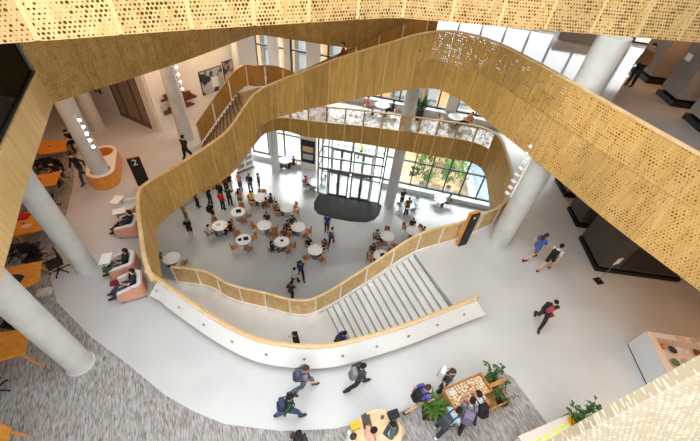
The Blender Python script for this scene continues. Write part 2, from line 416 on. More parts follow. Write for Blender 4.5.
opening = [(-6.1, 6.2)] + [p[:2] for p in smooth_path(S_PTS[:9], .15) if p[0] < -6.4 and p[1] < 12.7] + [p[:2] for p in smooth_path(M_PTS, .15)[1:-1]] + [(6.55, 11.9)] + [(4.7, 10.65), (2.8, 9.55), (4.15, 7.2), (3.6, 6.5), (2.0, 5.7), (.7, 5.1), (-.2, 4.78), (-1.1, 4.65), (-2.3, 4.72), (-3.6, 5.15), (-5.3, 5.95)]
struct(MB().prism([(-19, -9), (15, -9), (15, fy(15)), (-9, fy(-9)), (-19, 24.6)], -0.4, 0).build('floor_ground', FLOOR1))
struct(MB().prism([(-19, -9), (15, -9), (15, fy(15)), (-9, fy(-9)), (-19, 24.6)], 5.92, 6.6, [opening]).build('floor_upper', FLOOR2))
car1 = [(-14.26, 14.16), (-12.52, 11.05), (-11.78, 9.53), (-11.14, 7.95), (-10.23, 6.43), (-9.47, 5.63), (-7.72, 4.61), (-6.05, 3.85), (-4.68, 3.17), (-3.69, 2.83), (-2.78, 2.62), (-1.26, 2.6), (0.22, 2.8), (2.05, 3.41), (3.29, 4.06), (4.29, 4.56), (5.11, 4.86), (5.47, 4.9), (5.7, 4.77), (6.39, 3.5), (6.84, 2.64), (3.5, -2), (-18.9, -2), (-18.9, 14.5)]
struct(MB().prism(car1, 6.6, 6.608).build('floor_carpet', CARPET))
floor3 = [p[:2] for p in smooth_path(LEFTF, .3)] + [p[:2] for p in smooth_path(DEEP, .15)[1:-2]] + [(2.6, 17.95), (2.4, 15.3)] + [p[:2] for p in smooth_path(S_PTS, .15) if p[0] > 2.45 and p[3] > 13] + [(13.5, -3), (15, -6), (15, fy(15)), (-9, fy(-9)), (-19, 24.6), (-19, -1)]
struct(MB().prism(floor3, 11.5, 12.5).build('floor_third', FLOOR3))
floor4 = [(p[0], p[1] + 0.06) for p in smooth_path(BAND, .2)] + [(15, 11.6), (15, fy(15)), (-4, fy(-4)), (-5.2, 14.5), (-7.2, 10.0), (-9.5, 6.2)]
struct(MB().prism(floor4, 15.0, 16.1).build('floor_fourth', WALLW))
# shell walls
struct(MB().box((-1.9, -9.1, 9.1), (34.4, 0.2, 19)).build('wall_south', mottled('wall_plaster_light', (206, 202, 196), (212, 208, 202), (1, 1, 1), 1.5, rough=.8)))
struct(MB().prism([(-19.2, -9.2), (15.2, -9.2), (15.2, 25), (-19.2, 25)], 21.0, 21.4, [[(-8.5, -8.8), (7.5, -8.8), (7.5, 9.5), (-8.5, 9.5)]]).build('roof', WALLW))
struct(MB().box((-19.1, 8, 10.4), (0.2, 34, 21.6)).build('wall_west', WALLG))
struct(MB().box((15.1, 5.8, 10.4), (0.2, 30, 21.6)).build('wall_east', WALLG))
struct(MB().box((12, -1.6, 13.8), (6.2, 0.2, 14.4)).build('wall_light_blocker', WALLG))  # unseen wall, added to block southern light from the right-hand floor
# white wall with the artworks and the passage wall beside it
def wall_between(a, b, z0, z1, t=0.2):
    mb = MB(); d = math.atan2(b[1] - a[1], b[0] - a[0]); L = math.hypot(b[0] - a[0], b[1] - a[1])
    return mb.box(((a[0] + b[0]) / 2, (a[1] + b[1]) / 2, (z0 + z1) / 2), (L, t, z1 - z0), d)
struct(wall_between((-11.06, 16.5), (-7.2, 22.7), Z2, 11.5).build('wall_gallery', WALLW))
wb = MB()
for a, b in (((-11.06, 16.5), (-11.6, 16.74)), ((-14.1, 17.9), (-18.9, 20.0))):
    d = math.atan2(b[1] - a[1], b[0] - a[0]); L = math.hypot(b[0] - a[0], b[1] - a[1])
    wb.box(((a[0] + b[0]) / 2, (a[1] + b[1]) / 2, 9.05), (L, 0.2, 4.9), d)
wb.box((-12.85, 17.32, 10.6), (2.75, 0.2, 1.8), math.atan2(1.16, -2.5) + PI)
struct(wb.build('wall_passage', WALLW))
dw = struct(MB().box((-12.85, 17.32, 8.15), (2.6, 0.06, 3.1), math.atan2(1.16, -2.5) + PI).build('door_1', plain('door_panel_tan', (142, 126, 106), 0.3)))
fr = MB()
for k in (-1.3, -.6, .6, 1.3):
    fr.box((-12.85 + k * 0.907, 17.32 - k * 0.42, 8.15), (0.1, 0.14, 3.1), math.atan2(1.16, -2.5) + PI)
struct(fr.build('trim_1', plain('door_frame_brown', (98, 66, 42), 0.5)))
struct(MB().box((-12.85, 17.22, 6.68), (2.6, 0.1, 0.16), math.atan2(1.16, -2.5) + PI).build('baseboard_passage', WALLG))
# dark room beyond the third floor parapet, ground floor back wall behind the cafe
struct(MB().box((-13.4, 12, 2.8), (0.2, 25, 5.9)).build('wall_cafe', plain('cafe_wall', (112, 92, 74), 0.8)))
sp = [(-4.25, -1.0), (-6.7, 3.61), (-8.18, 6.26), (-10.12, 10.0)]
gm = MB()
for a, b in zip(sp, sp[1:]):
    d = math.atan2(b[1] - a[1], b[0] - a[0]); L = math.hypot(b[0] - a[0], b[1] - a[1])
    gm.box(((a[0] + b[0]) / 2 - .05, (a[1] + b[1]) / 2, 13.75), (L, 0.03, 2.5), d)
struct(gm.build('window_dark', DKGLASS))
fm = MB()
for a, b in zip(sp, sp[1:]):
    d = math.atan2(b[1] - a[1], b[0] - a[0]); L = math.hypot(b[0] - a[0], b[1] - a[1])
    fm.box(((a[0] + b[0]) / 2, (a[1] + b[1]) / 2, 12.53), (L, 0.06, 0.05), d)
    fm.box((b[0] - .05, b[1], 13.75), (0.04, 0.04, 2.5), d)
struct(fm.build('trim_2', BLACK))
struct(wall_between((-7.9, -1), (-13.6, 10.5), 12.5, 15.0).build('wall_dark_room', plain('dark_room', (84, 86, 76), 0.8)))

# columns
def column(name, x, y, z0, z1, r):
    o = struct(MB().cyl((x, y, z0), r, z1 - z0, 40).build(name, COLM, smooth=True))
    b = struct(MB().cyl((x, y, z0), r + 0.05, 0.05, 40)  .build('trim_column_base', COLM, smooth=True))
    return o
for a in ((-7.46, 3.76, Z2, 11.6, .33), (-9.33, 7.06, Z2, 11.6, .33), (-11.4, 11.8, Z2, 11.6, .34), (-9.47, 16.15, Z2, 11.6, .36), (-14.4, 16.1, Z2, 11.6, .36),
          (6.62, 10.75, Z2, 15.0, .42), (2.84, 20.0, 0, 15.0, .38), (-6.5, 22.67, 0, 5.95, .33), (-7.6, 20.3, Z2, 11.6, .2)):
    column('column', *a)

# facade: t runs along the window front, frame and glass of every bay
def facade(name, t0, t1, z0, z1, ts, zs, gl=GLASS, fw=0.09):
    e = MB()
    for t in ts: e.box((t, 0, (z0 + z1) / 2), (fw, 0.16, z1 - z0))
    for z in zs: e.box(((t0 + t1) / 2, 0, z), (t1 - t0, 0.14, fw))
    o = struct(e.build(name, MULL, loc=(0, 23.0, 0), rz=FAC))
    g = MB().box(((t0 + t1) / 2, 0.03, (z0 + z1) / 2), (t1 - t0, 0.02, z1 - z0)).build('pane', gl, o)
    return o
def fr_(a, b, st):
    n = max(1, round((b - a) / st)); return [a + (b - a) * i / n for i in range(n + 1)]
facade('window_1', -8.9, -4.65, .5, 5.4, fr_(-8.9, -4.65, 1.42), [.5, 2.7, 5.4])
facade('window_2', 2.3, 15.2, .5, 5.4, [2.3, 3.3] + [4.53 + 1.3 * i for i in range(9)], [.5, 2.62, 5.4])
facade('window_3', -9.0, 15.2, 7.15, 11.5, fr_(-9.0, 15.2, 1.3), [7.15, 9.2, 11.5])
facade('window_4', -9.0, 15.2, 12.6, 15.0, fr_(-9.0, 15.2, 1.3), [12.6, 15.0])
def fbox(mb, t0, t1, d0, d1, z0, z1): return mb.box(((t0 + t1) / 2, -(d0 + d1) / 2, (z0 + z1) / 2), (t1 - t0, d1 - d0, z1 - z0))
LEDGE = mottled('ledge_grey', (190, 192, 190), (202, 204, 202), (1, 1, 1), 2.0, rough=0.6)
q = MB(); fbox(q, -9, -4.6, .0, .5, 0, .45); fbox(q, 2.3, 15.2, 0, .55, 0, .45)
struct(q.build('trim_3', LEDGE, loc=(0, 23, 0), rz=FAC))
q = MB(); fbox(q, -9, 15.2, .05, .5, 6.6, 7.1); struct(q.build('trim_4', LEDGE, loc=(0, 23, 0), rz=FAC))
q = MB(); fbox(q, -9, 15.2, -.1, .1, 5.45, 7.1); fbox(q, -9, 15.2, -.1, .1, 11.5, 12.55); struct(q.build('trim_5', WHITE, loc=(0, 23, 0), rz=FAC))
q = MB(); fbox(q, -4.62, -3.3, -.2, .3, 0, 5.9)
for t, w in ((-6.4, .75), (-5.45, .4), (-3.6, .95), (5.9, .7), (8.6, .6), (3.6, .6)): fbox(q, t - w / 2, t + w / 2, -.15, .22, 6.6, 11.5)
struct(q.build('wall_pier', WALLW, loc=(0, 23, 0), rz=FAC))

# ------------------------------------------------------------------ outside
struct(MB().box((2, 48, -.06), (90, 50.6, .1)).build('pavement', mottled('paving_pale', (206, 204, 200), (222, 221, 218), (1, 1, 1), 1.2, rough=0.9)))
bed = [(3.2, 22.75), (9.3, 21.8), (9.7, 27), (10.0, 34), (3.9, 34)]
struct(MB().prism(bed, -.01, .03).build('planting_soil', mottled('bark_mulch', (196, 160, 120), (218, 188, 150), (1, 1, 1), 3.0, 4, rough=0.95)))
struct(MB().prism([(9.3, 21.8), (9.9, 21.7), (10.6, 34), (10.0, 34)], -.01, .12).build('kerb', mottled('kerb_concrete', (226, 226, 224), (236, 236, 234), (1, 1, 1), 2, rough=0.9)))
struct(MB().prism([(9.9, 21.65), (16, 20.6), (17, 34), (10.6, 34)], -.01, .0).build('path_slate', mottled('slate_paving', (124, 138, 156), (142, 156, 172), (1, 1, 1), 2, rough=0.85)))
bt = thing('building', 'peach panelled building across the street beyond the windows', 'building', (6, 38, 0))
PEACH = mottled('peach_panel', (232, 178, 122), (240, 194, 144), (1, 1, 1), .8, rough=0.8)
MB().box((0, 3, 7), (44, 6, 14)).build('wall', PEACH, bt)
for k in range(12):
    x = -20 + 3.6 * k
    w = MB().box((x, -.05, 7), (1.1, .2, 14)).build('window_strip', plain('far_window', (176, 180, 182), 0.3), bt)
    m = MB()
    for j in range(8): m.box((x, -.18, .6 + 1.8 * j), (1.1, .1, .25))
    m.build('spandrel', plain('far_spandrel', (120, 124, 128), 0.5), w)
    MB().box((x - .75, -.12, 7), (.35, .3, 14)).build('pilaster', plain('far_pilaster', (120, 112, 104), 0.7), bt)
def shrub(x, y, s, label, m, k):
    rnd = random.Random(k)
    t = thing('shrub', label, 'shrub', (x, y, .03), 0, 'shrubs in the planting bed')
    MB().tube([(0, 0, 0), (.02, 0, .3 * s)], [.03, .02], 6).build('stem', W_CRATE, t)
    f = MB()
    s *= 1.35
    for i in range(130):
        a = rnd.uniform(0, 2 * PI); r = rnd.random() ** .6 * .5 * s; z = rnd.uniform(.12, .75) * s
        c = Vector((r * math.cos(a), r * math.sin(a), z)); d = Vector((math.cos(a) * .6, math.sin(a) * .6, .7)).normalized()
        u = d.orthogonal().normalized() * .07 * s; e = c + d * .26 * s
        f.add([c, c + d * .12 * s + u, e, c + d * .12 * s - u], [(0, 1, 2, 3)])
    f.build('leaf_mass', m, t)
for k, (x, y, s, m, lab) in enumerate([(5.3, 23.6, 1.0, LEAF, 'low green shrub in the mulch bed just outside the glass beside the column'), (6.4, 23.3, .9, LEAFL, 'pale green shrub in the mulch bed close outside the window ledge'),
        (8.3, 23.6, 1.5, LEAFL, 'tall bright green shrub at the bed edge close to the window'), (8.7, 25.4, 1.5, LEAFL, 'tall bright green shrub midway along the slate path'), (8.9, 27.4, 1.4, LEAFL, 'bright green shrub far out along the slate path'),
        (6.0, 25.2, 1.0, LEAFL, 'pale shrub in the middle of the mulch bed'), (6.9, 26.8, 1.2, LEAF, 'darker shrub behind the middle of the mulch bed'), (7.7, 29.0, 1.3, LEAF, 'dark green shrub at the far end of the mulch bed'), (5.6, 28.0, .9, LEAFL, 'small pale shrub far out in the mulch bed')]):
    shrub(x, y, s, lab, m, k)
# people and a stroller shapes outside are left to the figures below

# ------------------------------------------------------------------ wood ribbons
zs = 12.6
t = thing('stair_balustrade', 'long golden wood ribbon climbing the brown stair and crossing as third floor parapet', 'balustrade')
ZM = lambda p: max(p[2] + .02, min(p[3], 12.55 if p[0] > 2.6 else p[3] - .01))
pp = smooth_path(S_PTS, .15)
i0 = max(i for i, p in enumerate(pp) if p[0] < 2.0 and p[1] > 10)
i0 = next(i for i, p in enumerate(pp) if p[0] >= 2.0)
ribbon(t, pp[:i0 + 1], -1, 1.25, [(ZB, ZT, W_S, True)], cap=True)
ribbon(t, pp[i0:], -1, 1.25, gap=.022, rows= [(ZB, lambda p: 12.5 if p[3] > 13.5 else p[3] - 1.1, lambda p: W_S if p[0] < 5.4 else W_ARM, True), (lambda p: (12.5 if p[3] > 13.5 else p[3] - 1.1) + .01, ZT, lambda p: W_OPEN if p[0] < 6.0 else W_ARM, lambda p: p[0] > 6.0)], cap=True)
t = thing('mezzanine_balustrade', 'wood ribbon with mottled see-through screens along the window side mezzanine', 'balustrade')
scr = lambda p: W_OPEN2 if (p[0] > -5.3 and p[1] > 18.3) else W_S
ribbon(t, M_PTS, -1, 1.15, [(ZB, lambda p: min(6.72, p[3] - .1), W_S, True), (lambda p: min(6.74, p[3] - .09), ZT, scr, False)], gap=.07, cap=True)
pq = smooth_path(M_PTS, .15); sq = arc_len(pq); n = max(1, round(sq[-1] / 1.15)); ml = []
nn = normals2(pq)
for k in range(n + 1):
    p = lerp_at(pq, sq, sq[-1] * k / n)
    MB().box((p[0], p[1], (min(6.74, p[3]) + p[3]) / 2), (.09, .07, max(.05, p[3] - 6.74))).build('post', W_S, t)
t = thing('fourth_floor_balustrade', 'wide drilled plywood band crossing the very top of the atrium', 'balustrade')
ribbon(t, BAND, -1, 1.3, [(ZB, ZT, W_BAND, True)], cap=True, gap=.09)
t = thing('passage_balustrade', 'dark shaded drilled wood band under the fourth floor edge', 'balustrade')
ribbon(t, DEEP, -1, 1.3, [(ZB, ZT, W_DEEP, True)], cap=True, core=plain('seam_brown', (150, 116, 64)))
t = thing('parapet_cladding', 'smooth pale wood parapet below the dark glass at the corner', 'parapet')
ribbon(t, LEFTF, -1, 1.3, [(ZB, ZT, W_LEFT, True)], cap=False, gap=.012)
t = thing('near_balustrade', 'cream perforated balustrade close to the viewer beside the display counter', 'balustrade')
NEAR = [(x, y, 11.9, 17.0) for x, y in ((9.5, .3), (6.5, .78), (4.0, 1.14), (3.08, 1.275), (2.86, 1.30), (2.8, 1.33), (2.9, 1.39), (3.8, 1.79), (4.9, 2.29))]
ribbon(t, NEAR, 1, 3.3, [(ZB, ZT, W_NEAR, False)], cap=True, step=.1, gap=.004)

# ------------------------------------------------------------------ pale stair from the upper floor down to the landing
def gy(x, P=smooth_path(OUTER, .2)):
    for a, b in zip(P, P[1:]):
        if a[0] <= x <= b[0]: return a[1] + (b[1] - a[1]) * (x - a[0]) / (b[0] - a[0])
    return P[0][1] if x < P[0][0] else P[-1][1]
st = thing('staircase', 'pale terrazzo staircase with dark nosings dropping to a curved landing', 'staircase')
NS = 16
I = lambda i: (2.8 + (-.78 - 2.8) * i / NS, 9.5 + (7.8 - 9.5) * i / NS)
def O(i):
    x = 4.17 + (.85 - 4.17) * i / NS; return (x, gy(x) + (.35 if i == 0 else .1))
rise = 2.5 / NS
for i in range(NS):
    zt = 6.6 - rise * i
    a, b, c, d = I(i), I(i + 1), O(i + 1), O(i)
    if i == 0: continue
    # tread i lies one riser below the previous edge
for i in range(NS):
    z = 6.6 - rise * (i + 1)
    a, b, c, d = I(i), I(i + 1.02), O(i + 1.02), O(i)
    tr = MB().prism([a, b, c, d], z - .45, z).build('tread', STAIRM, st)
    a2, d2 = I(i - .07), O(i - .07)
    zz = z + rise
    MB().prism([a2, I(i + .02), O(i + .02), d2], zz - .03, zz + .006).build('nosing', NOSE, tr)
lp = [I(NS - .02), (-1.7, 7.6), (-3.17, 7.76), (-4.65, 8.0), (-5.85, 8.5), (-7.35, 8.55), (-8.6, 8.7), (-8.9, 7.1)] + [(p[0], p[1] + .05) for p in OUTER[:6]] + [(.72, 5.05), O(NS - .02)]
MB().prism(lp, 3.7, 4.1).build('landing', STAIRM, st)
fl = MB()
for k in range(22):
    z = 4.1 - .178 * (k + 1); x = -8.6 - .2 * k
    fl.prism([(x, 8.75), (x - .22, 8.75), (x - .22, 7.0), (x, 7.0)], z - .3, z)
fl.build('lower_flight', STAIRM, st)
t = thing('stair_guard', 'drilled maple guard with white posts on the inner side of the pale stair', 'railing')
ip = smooth_path(INNER, .12)
ribbon(t, INNER, -1, 1.08, [(lambda p: p[2] + .14, ZT, W_RAIL, False)], gap=.06, thick=.03, cap=True, step=.12, capw=.1)
ss = arc_len(ip); n = max(1, round(ss[-1] / 1.08))
for k in range(n + 1):
    p = lerp_at(ip, ss, ss[-1] * k / n); q = lerp_at(ip, ss, min(ss[-1], ss[-1] * k / n + .02)); r_ = lerp_at(ip, ss, max(0, ss[-1] * k / n - .02))
    MB().box((p[0], p[1], (p[2] + p[3]) / 2), (.055, .12, p[3] - p[2]), math.atan2(q[1] - r_[1], q[0] - r_[0])).build('post', WHITE, t)
strip(MB(), ip, lambda p: p[2] - .25, lambda p: p[2] + .12, -1, .07, .12).build('stringer', WHITE, t, fix=True)
t = thing('white_stair_parapet', 'curved solid white parapet with maple rail and round fixings around the stair', 'railing')
ribbon(t, OUTER[:-1] + [(4.55, 6.88, 6.72, 7.66)], -1, 30, [(lambda p: p[3] - .12, ZT, W_PALE, False)], gap=0, thick=.05, cap=True, step=.12, capw=.08, name='rail_strip', capm=W_PALE)
wp = smooth_path([(-6.0, 6.26, 0, 0), (-5.8, 6.15, 0, 0)] + [p for p in OUTER[1:-1]] + [(4.55, 6.86, 0, 0)], .12); wn = normals2(wp); wm = MB(); wv = []
for p, q in zip(wp, wn):
    for o, z in ((.06, 7.63), (.32, 6.88), (.27, 6.84), (.01, 7.6)): wv.append((p[0] - q[0] * o, p[1] - q[1] * o, z))
m_ = len(wp) - 1
wl_, wr_ = wv[1], wv[4 * m_ + 1]
wv[1] = (wl_[0] - .32, wl_[1] + .1, wl_[2]); wv[2] = (wv[2][0] - .32, wv[2][1] + .1, wv[2][2])
wv[4 * m_ + 1] = (wr_[0] + .45, wr_[1] + .22, wr_[2]); wv[4 * m_ + 2] = (wv[4 * m_ + 2][0] + .45, wv[4 * m_ + 2][1] + .22, wv[4 * m_ + 2][2])
wm.add(wv, [(4 * i + k, 4 * i + (k + 1) % 4, 4 * i + 4 + (k + 1) % 4, 4 * i + 4 + k) for i in range(m_) for k in range(4)] + [(0, 1, 2, 3), tuple(4 * m_ + k for k in (3, 2, 1, 0))])
wm.build('white_panel', WHITE, t, fix=True)
op = smooth_path(OUTER, .12); strip(MB(), op, lambda p: 3.9, lambda p: p[3] - .02, 1, .09, .05).build('inner_lining', W_LEFT, t, fix=True)
ss = arc_len(op); ns_ = normals2(op)
for k in range(11):
    s = ss[-1] * (k + .55) / 11.2; p = lerp_at(op, ss, s); j = min(range(len(ss)), key=lambda i: abs(ss[i] - s)); q = ns_[j]
    c = Vector((p[0] - q[0] * .18, p[1] - q[1] * .18, 7.25)); e = c - Vector((q[0], q[1], 0)) * .035
    MB().tube([c, e], [.05, .05], 10).build('fixing', STEEL, t)

# ------------------------------------------------------------------ brown stair up to the third floor
st = thing('wooden_staircase', 'brown staircase rising from the totem to a landing and the third floor', 'staircase')
N1 = 13
na, nb, fa, fb = (-7.8, 13.0), (-5.5, 15.5), (-8.35, 15.8), (-6.55, 17.35)
LP = lambda a, b, u: (a[0] + (b[0] - a[0]) * u, a[1] + (b[1] - a[1]) * u)
for i in range(N1):
    z = 6.6 + 2.4 * (i + 1) / N1; u, v = i / N1, (i + 1.03) / N1
    tr = MB().prism([LP(na, nb, u), LP(na, nb, v), LP(fa, fb, v), LP(fa, fb, u)], z - .35, z).build('tread', TREADB, st)
    MB().prism([LP(na, nb, u), LP(na, nb, u + .02), LP(fa, fb, u + .02), LP(fa, fb, u)], z, z + .008).build('nosing', plain('brown_nosing', (74, 54, 36), .6), tr)
MB().prism([nb, (-4.8, 15.95), (-3.75, 17.55), (-3.9, 18.0), (-4.9, 18.4), (-5.8, 18.2), fb], 8.6, 9.0).build('landing', mottled('landing_brown', (196, 160, 116), (208, 174, 130), (1, 1, 1), 2, rough=.5), st)
N2 = 20
na, nb, fa, fb = (-4.8, 15.95), (2.1, 15.6), (-3.75, 17.55), (2.5, 17.45)
for i in range(N2):
    z = 9.0 + 3.5 * (i + 1) / N2; u, v = i / N2, (i + 1.03) / N2
    tr = MB().prism([LP(na, nb, u), LP(na, nb, v), LP(fa, fb, v), LP(fa, fb, u)], z - .35, z).build('tread', TREADB, st)
t = thing('stair_railing', 'glowing wood panelled railing on the wall side of the brown stair', 'railing')
FG = [(-8.55, 15.75, 6.65, 7.7), (-6.62, 17.38, 9.05, 10.1), (-5.86, 18.2, 9.05, 10.1), (-4.9, 18.46, 9.05, 10.1), (-3.85, 18.02, 9.05, 10.1), (-3.2, 17.6, 9.3, 10.4), (2.5, 17.5, 12.5, 13.6)]
WG = wood_perf('wood_glow', (186, 136, 64), (208, 160, 86), holes=False)
ribbon(t, FG, -1, 1.0, [(ZB, ZT, WG, False)], gap=.09, thick=.03, cap=True, capw=.1, capm=plain('rail_brown', (168, 128, 80), .4))
fp = smooth_path(FG, .15); ss = arc_len(fp); n = max(1, round(ss[-1] / 1.0))
for k in range(n + 1):
    p = lerp_at(fp, ss, ss[-1] * k / n)
    MB().box((p[0], p[1], (p[2] + p[3]) / 2), (.05, .05, p[3] - p[2])).build('post', WHITE, t)

# ------------------------------------------------------------------ entrance vestibule
va, vb = (-2.72, 20.48), (2.02, 20.08)
vd = math.atan2(vb[1] - va[1], vb[0] - va[0]); vL = math.hypot(vb[0] - va[0], vb[1] - va[1])
def vestibule(loc, rz, L, label, side):
    t = thing('entrance_vestibule' if side else 'outer_entrance', label, 'entrance', loc, rz)
    e = MB()
    H = 5.3
    xs = [0, .72, L / 2, L - .72, L]
    for x in (0, L): e.box((x, 0, H / 2), (.1, .1, H))
    for x in (L / 2,): e.box((x, 0, (H + 2.4) / 2), (.07, .1, H - 2.4))
    for x in (.72, L - .72): e.box((x, 0, H / 2), (.07, .1, H))
    for z in (2.42, 3.4, H): e.box((L / 2, 0, z), (L, .1, .08 if z > 3 else .14))
    e.box((L / 2, 0, .04), (L, .1, .08))
    e.build('frame', ALU, t)
    g = MB().box((L / 2, 0, (2.5 + H) / 2), (L, .015, H - 2.5)); g.box((.36, 0, 1.2), (.64, .015, 2.3)); g.box((L - .36, 0, 1.2), (.64, .015, 2.3))
    g.build('glazing', GLASS, t)
    w = (L - 1.44 - .3) / 4
    for k in range(4):
        x0 = .78 + w * k + (.0 if k < 2 else .18)
        d = MB()
        for x in (x0 + .05, x0 + w - .05): d.box((x, 0, 1.17), (.1, .07, 2.3))
        d.box((x0 + w / 2, 0, 2.27), (w, .07, .1)); d.box((x0 + w / 2, 0, .12), (w, .07, .2))
        lf = d.build('door_leaf', ALU, t)
        MB().box((x0 + w / 2, 0, 1.2), (w - .2, .02, 2.1)).build('door_glass', GLASS, lf)
        MB().tube([(x0 + (w - .1 if k % 2 == 0 else .1), -.07, .9), (x0 + (w - .1 if k % 2 == 0 else .1), -.07, 1.4)], .02, 8).build('door_handle', STEEL, lf)
    if side:
        for x, sx in ((0, -1), (L, 1)):
            D = 2.6
            s = MB()
            for z in (.04, 2.42, 3.4, H): s.box((x, D / 2, z), (.08, D, .08))
            s.box((x, D / 2, H / 2), (.07, .07, H))
            s.build('side_frame', ALU, t)
            MB().box((x, D / 2, H / 2), (.015, D, H)).build('side_glazing', GLASS, t)
    return t
vest = vestibule((va[0], va[1], 0), vd, vL, 'glass entrance vestibule with four aluminium door leaves behind the dark mat', True)
vest2 = vestibule((-2.75, fy(-2.75) - .02, 0), FAC, 4.9, 'outer glass doors at the street side of the vestibule', False)
for k, (x, y) in enumerate(((-1.02, 21.6), (.57, 21.44))):
    ex = thing('exit_sign', ('green exit sign on the cafe side of the vestibule', 'green exit sign on the column side of the vestibule')[k], 'sign', (x, y, 2.55), FAC)
    MB().box((0, 0, 0), (.42, .06, .2)).build('housing', plain('exit_green', (34, 170, 80), .4, emit=(30, 170, 80), estr=.6), ex)
    MB().tube([(0, 0, .1), (0, 0, 2.75)], .012, 6).build('hanger', ALU, ex)
    o = lettering('EXIT', .16, WHITE, ex, 'lettering'); o.location = (0, -.034, 0); o.rotation_euler = (R(90), 0, 0)
MB().box((0, 0, 5.34), (4.6, 2.6, .06)).build('ceiling_panel', WHITE, vest).location = (2.35, 1.35, 0)
wl = lettering('Hans Rosling Center', .46, plain('letter_grey', (176, 176, 178), .5), None, 'window_lettering')
wl.location = (.15, fy(.15) - .14, 2.86); wl.rotation_euler = (R(90), 0, FAC + PI)
tag(wl, 'grey building lettering on the outer entrance glass, seen from behind', 'lettering')
mat = [(-2.61, 20.38), (1.99, 20.09), (2.3, 19.8), (2.09, 18.76), (1.74, 18.16), (1.16, 17.81), (0.01, 17.73), (-1.46, 17.87), (-2.37, 18.14), (-2.74, 18.63), (-2.85, 19.39)]
tag(MB().prism(mat, .0, .015).build('entrance_mat', MATD), 'dark grey rounded entrance mat in front of the glass vestibule', 'mat')
# ------------------------------------------------------------------ people
def remesh(mb, vox, name):
    me = mb.mesh(name + '_raw', [])
    o = bpy.data.objects.new('tmp', me); COL.objects.link(o)
    md = o.modifiers.new('r', 'REMESH'); md.mode = 'VOXEL'; md.voxel_size = vox
    sm = o.modifiers.new('s', 'SMOOTH'); sm.factor = .5; sm.iterations = 2
    dg = bpy.context.evaluated_depsgraph_get()
    m2 = bpy.data.meshes.new_from_object(o.evaluated_get(dg)); m2.name = name
    bpy.data.objects.remove(o); bpy.data.meshes.remove(me)
    return m2
def pose(kind):
    """joint positions of a 1.72 m figure facing +y"""
    J = dict(pel=(0, 0, .95), lean=0, hL=(-.09, 0, .9), hR=(.09, 0, .9))
    J.update(kL=(-.1, .02, .49), kR=(.1, .02, .49), aL=(-.11, -.02, .08), aR=(.11, -.02, .08), eL=(-.24, -.03, 1.13), eR=(.24, -.03, 1.13), wL=(-.25, .06, .89), wR=(.25, .06, .89), turn=0)
    if kind == 'walk': J.update(lean=6, kL=(-.09, .24, .52), aL=(-.09, .33, .1), kR=(.09, -.06, .49), aR=(.09, -.4, .15), eL=(-.24, -.16, 1.15), wL=(-.22, -.14, .91), eR=(.24, .1, 1.14), wR=(.2, .3, 1.0))
    if kind == 'walk_b': J.update(lean=6, kR=(.09, .24, .52), aR=(.09, .33, .1), kL=(-.09, -.06, .49), aL=(-.09, -.4, .15), eR=(.24, -.16, 1.15), wR=(.22, -.14, .91), eL=(-.24, .1, 1.14), wL=(-.2, .3, 1.0))
    if kind == 'phone': J.update(eL=(-.24, .04, 1.14), eR=(.24, .04, 1.14), wL=(-.1, .3, 1.2), wR=(.1, .3, 1.2))
    if kind == 'reach': J.update(lean=24, eL=(-.24, .2, 1.22), eR=(.24, .2, 1.2), wL=(-.16, .44, 1.08), wR=(.14, .44, 1.06), kL=(-.1, .06, .5), aL=(-.12, .04, .08), aR=(.12, -.14, .08))
    if kind in ('sit', 'sit_back', 'sit_work'):
        J.update(pel=(0, 0, .55), hL=(-.09, .02, .53), hR=(.09, .02, .53), kL=(-.12, .42, .51), kR=(.12, .42, .51), aL=(-.12, .4, .09), aR=(.12, .4, .09), eL=(-.25, .1, .76), eR=(.25, .1, .76), wL=(-.14, .34, .79), wR=(.14, .34, .79))
    if kind == 'sit_work': J.update(lean=16)
    if kind == 'sit_back': J.update(lean=-16, kL=(-.13, .44, .5), kR=(.12, .46, .53), aL=(-.14, .78, .14), aR=(.1, .82, .16), wL=(-.08, .3, .74), wR=(.08, .3, .74))
    return J
def fig(kind):
    J = pose(kind); V = {k: Vector(v) for k, v in J.items() if k not in ('lean', 'turn')}
    p = V['pel']; T = Matrix.Translation(p) @ Matrix.Rotation(-R(J['lean']), 4, 'X') @ Matrix.Translation(-p)
    U = lambda x, y, z: T @ Vector((x, y, z + p.z - .95))
    for s in 'LR':
        for j in 'ew':
            V[j + s] = V[j + s] if kind.startswith('sit') else (T @ V[j + s] if J['lean'] and kind != 'reach' else V[j + s])
    V['sL'], V['sR'] = U(-.17, 0, 1.4), U(.17, 0, 1.4)
    if kind.startswith('sit'):
        for s in 'LR':   # keep arm length after the torso leans
            d = V['e' + s] - V['s' + s]; V['e' + s] = V['s' + s] + d.normalized() * .29
            d = V['w' + s] - V['e' + s]; V['w' + s] = V['e' + s] + d.normalized() * .26
    return V, T, U
BODY = {}
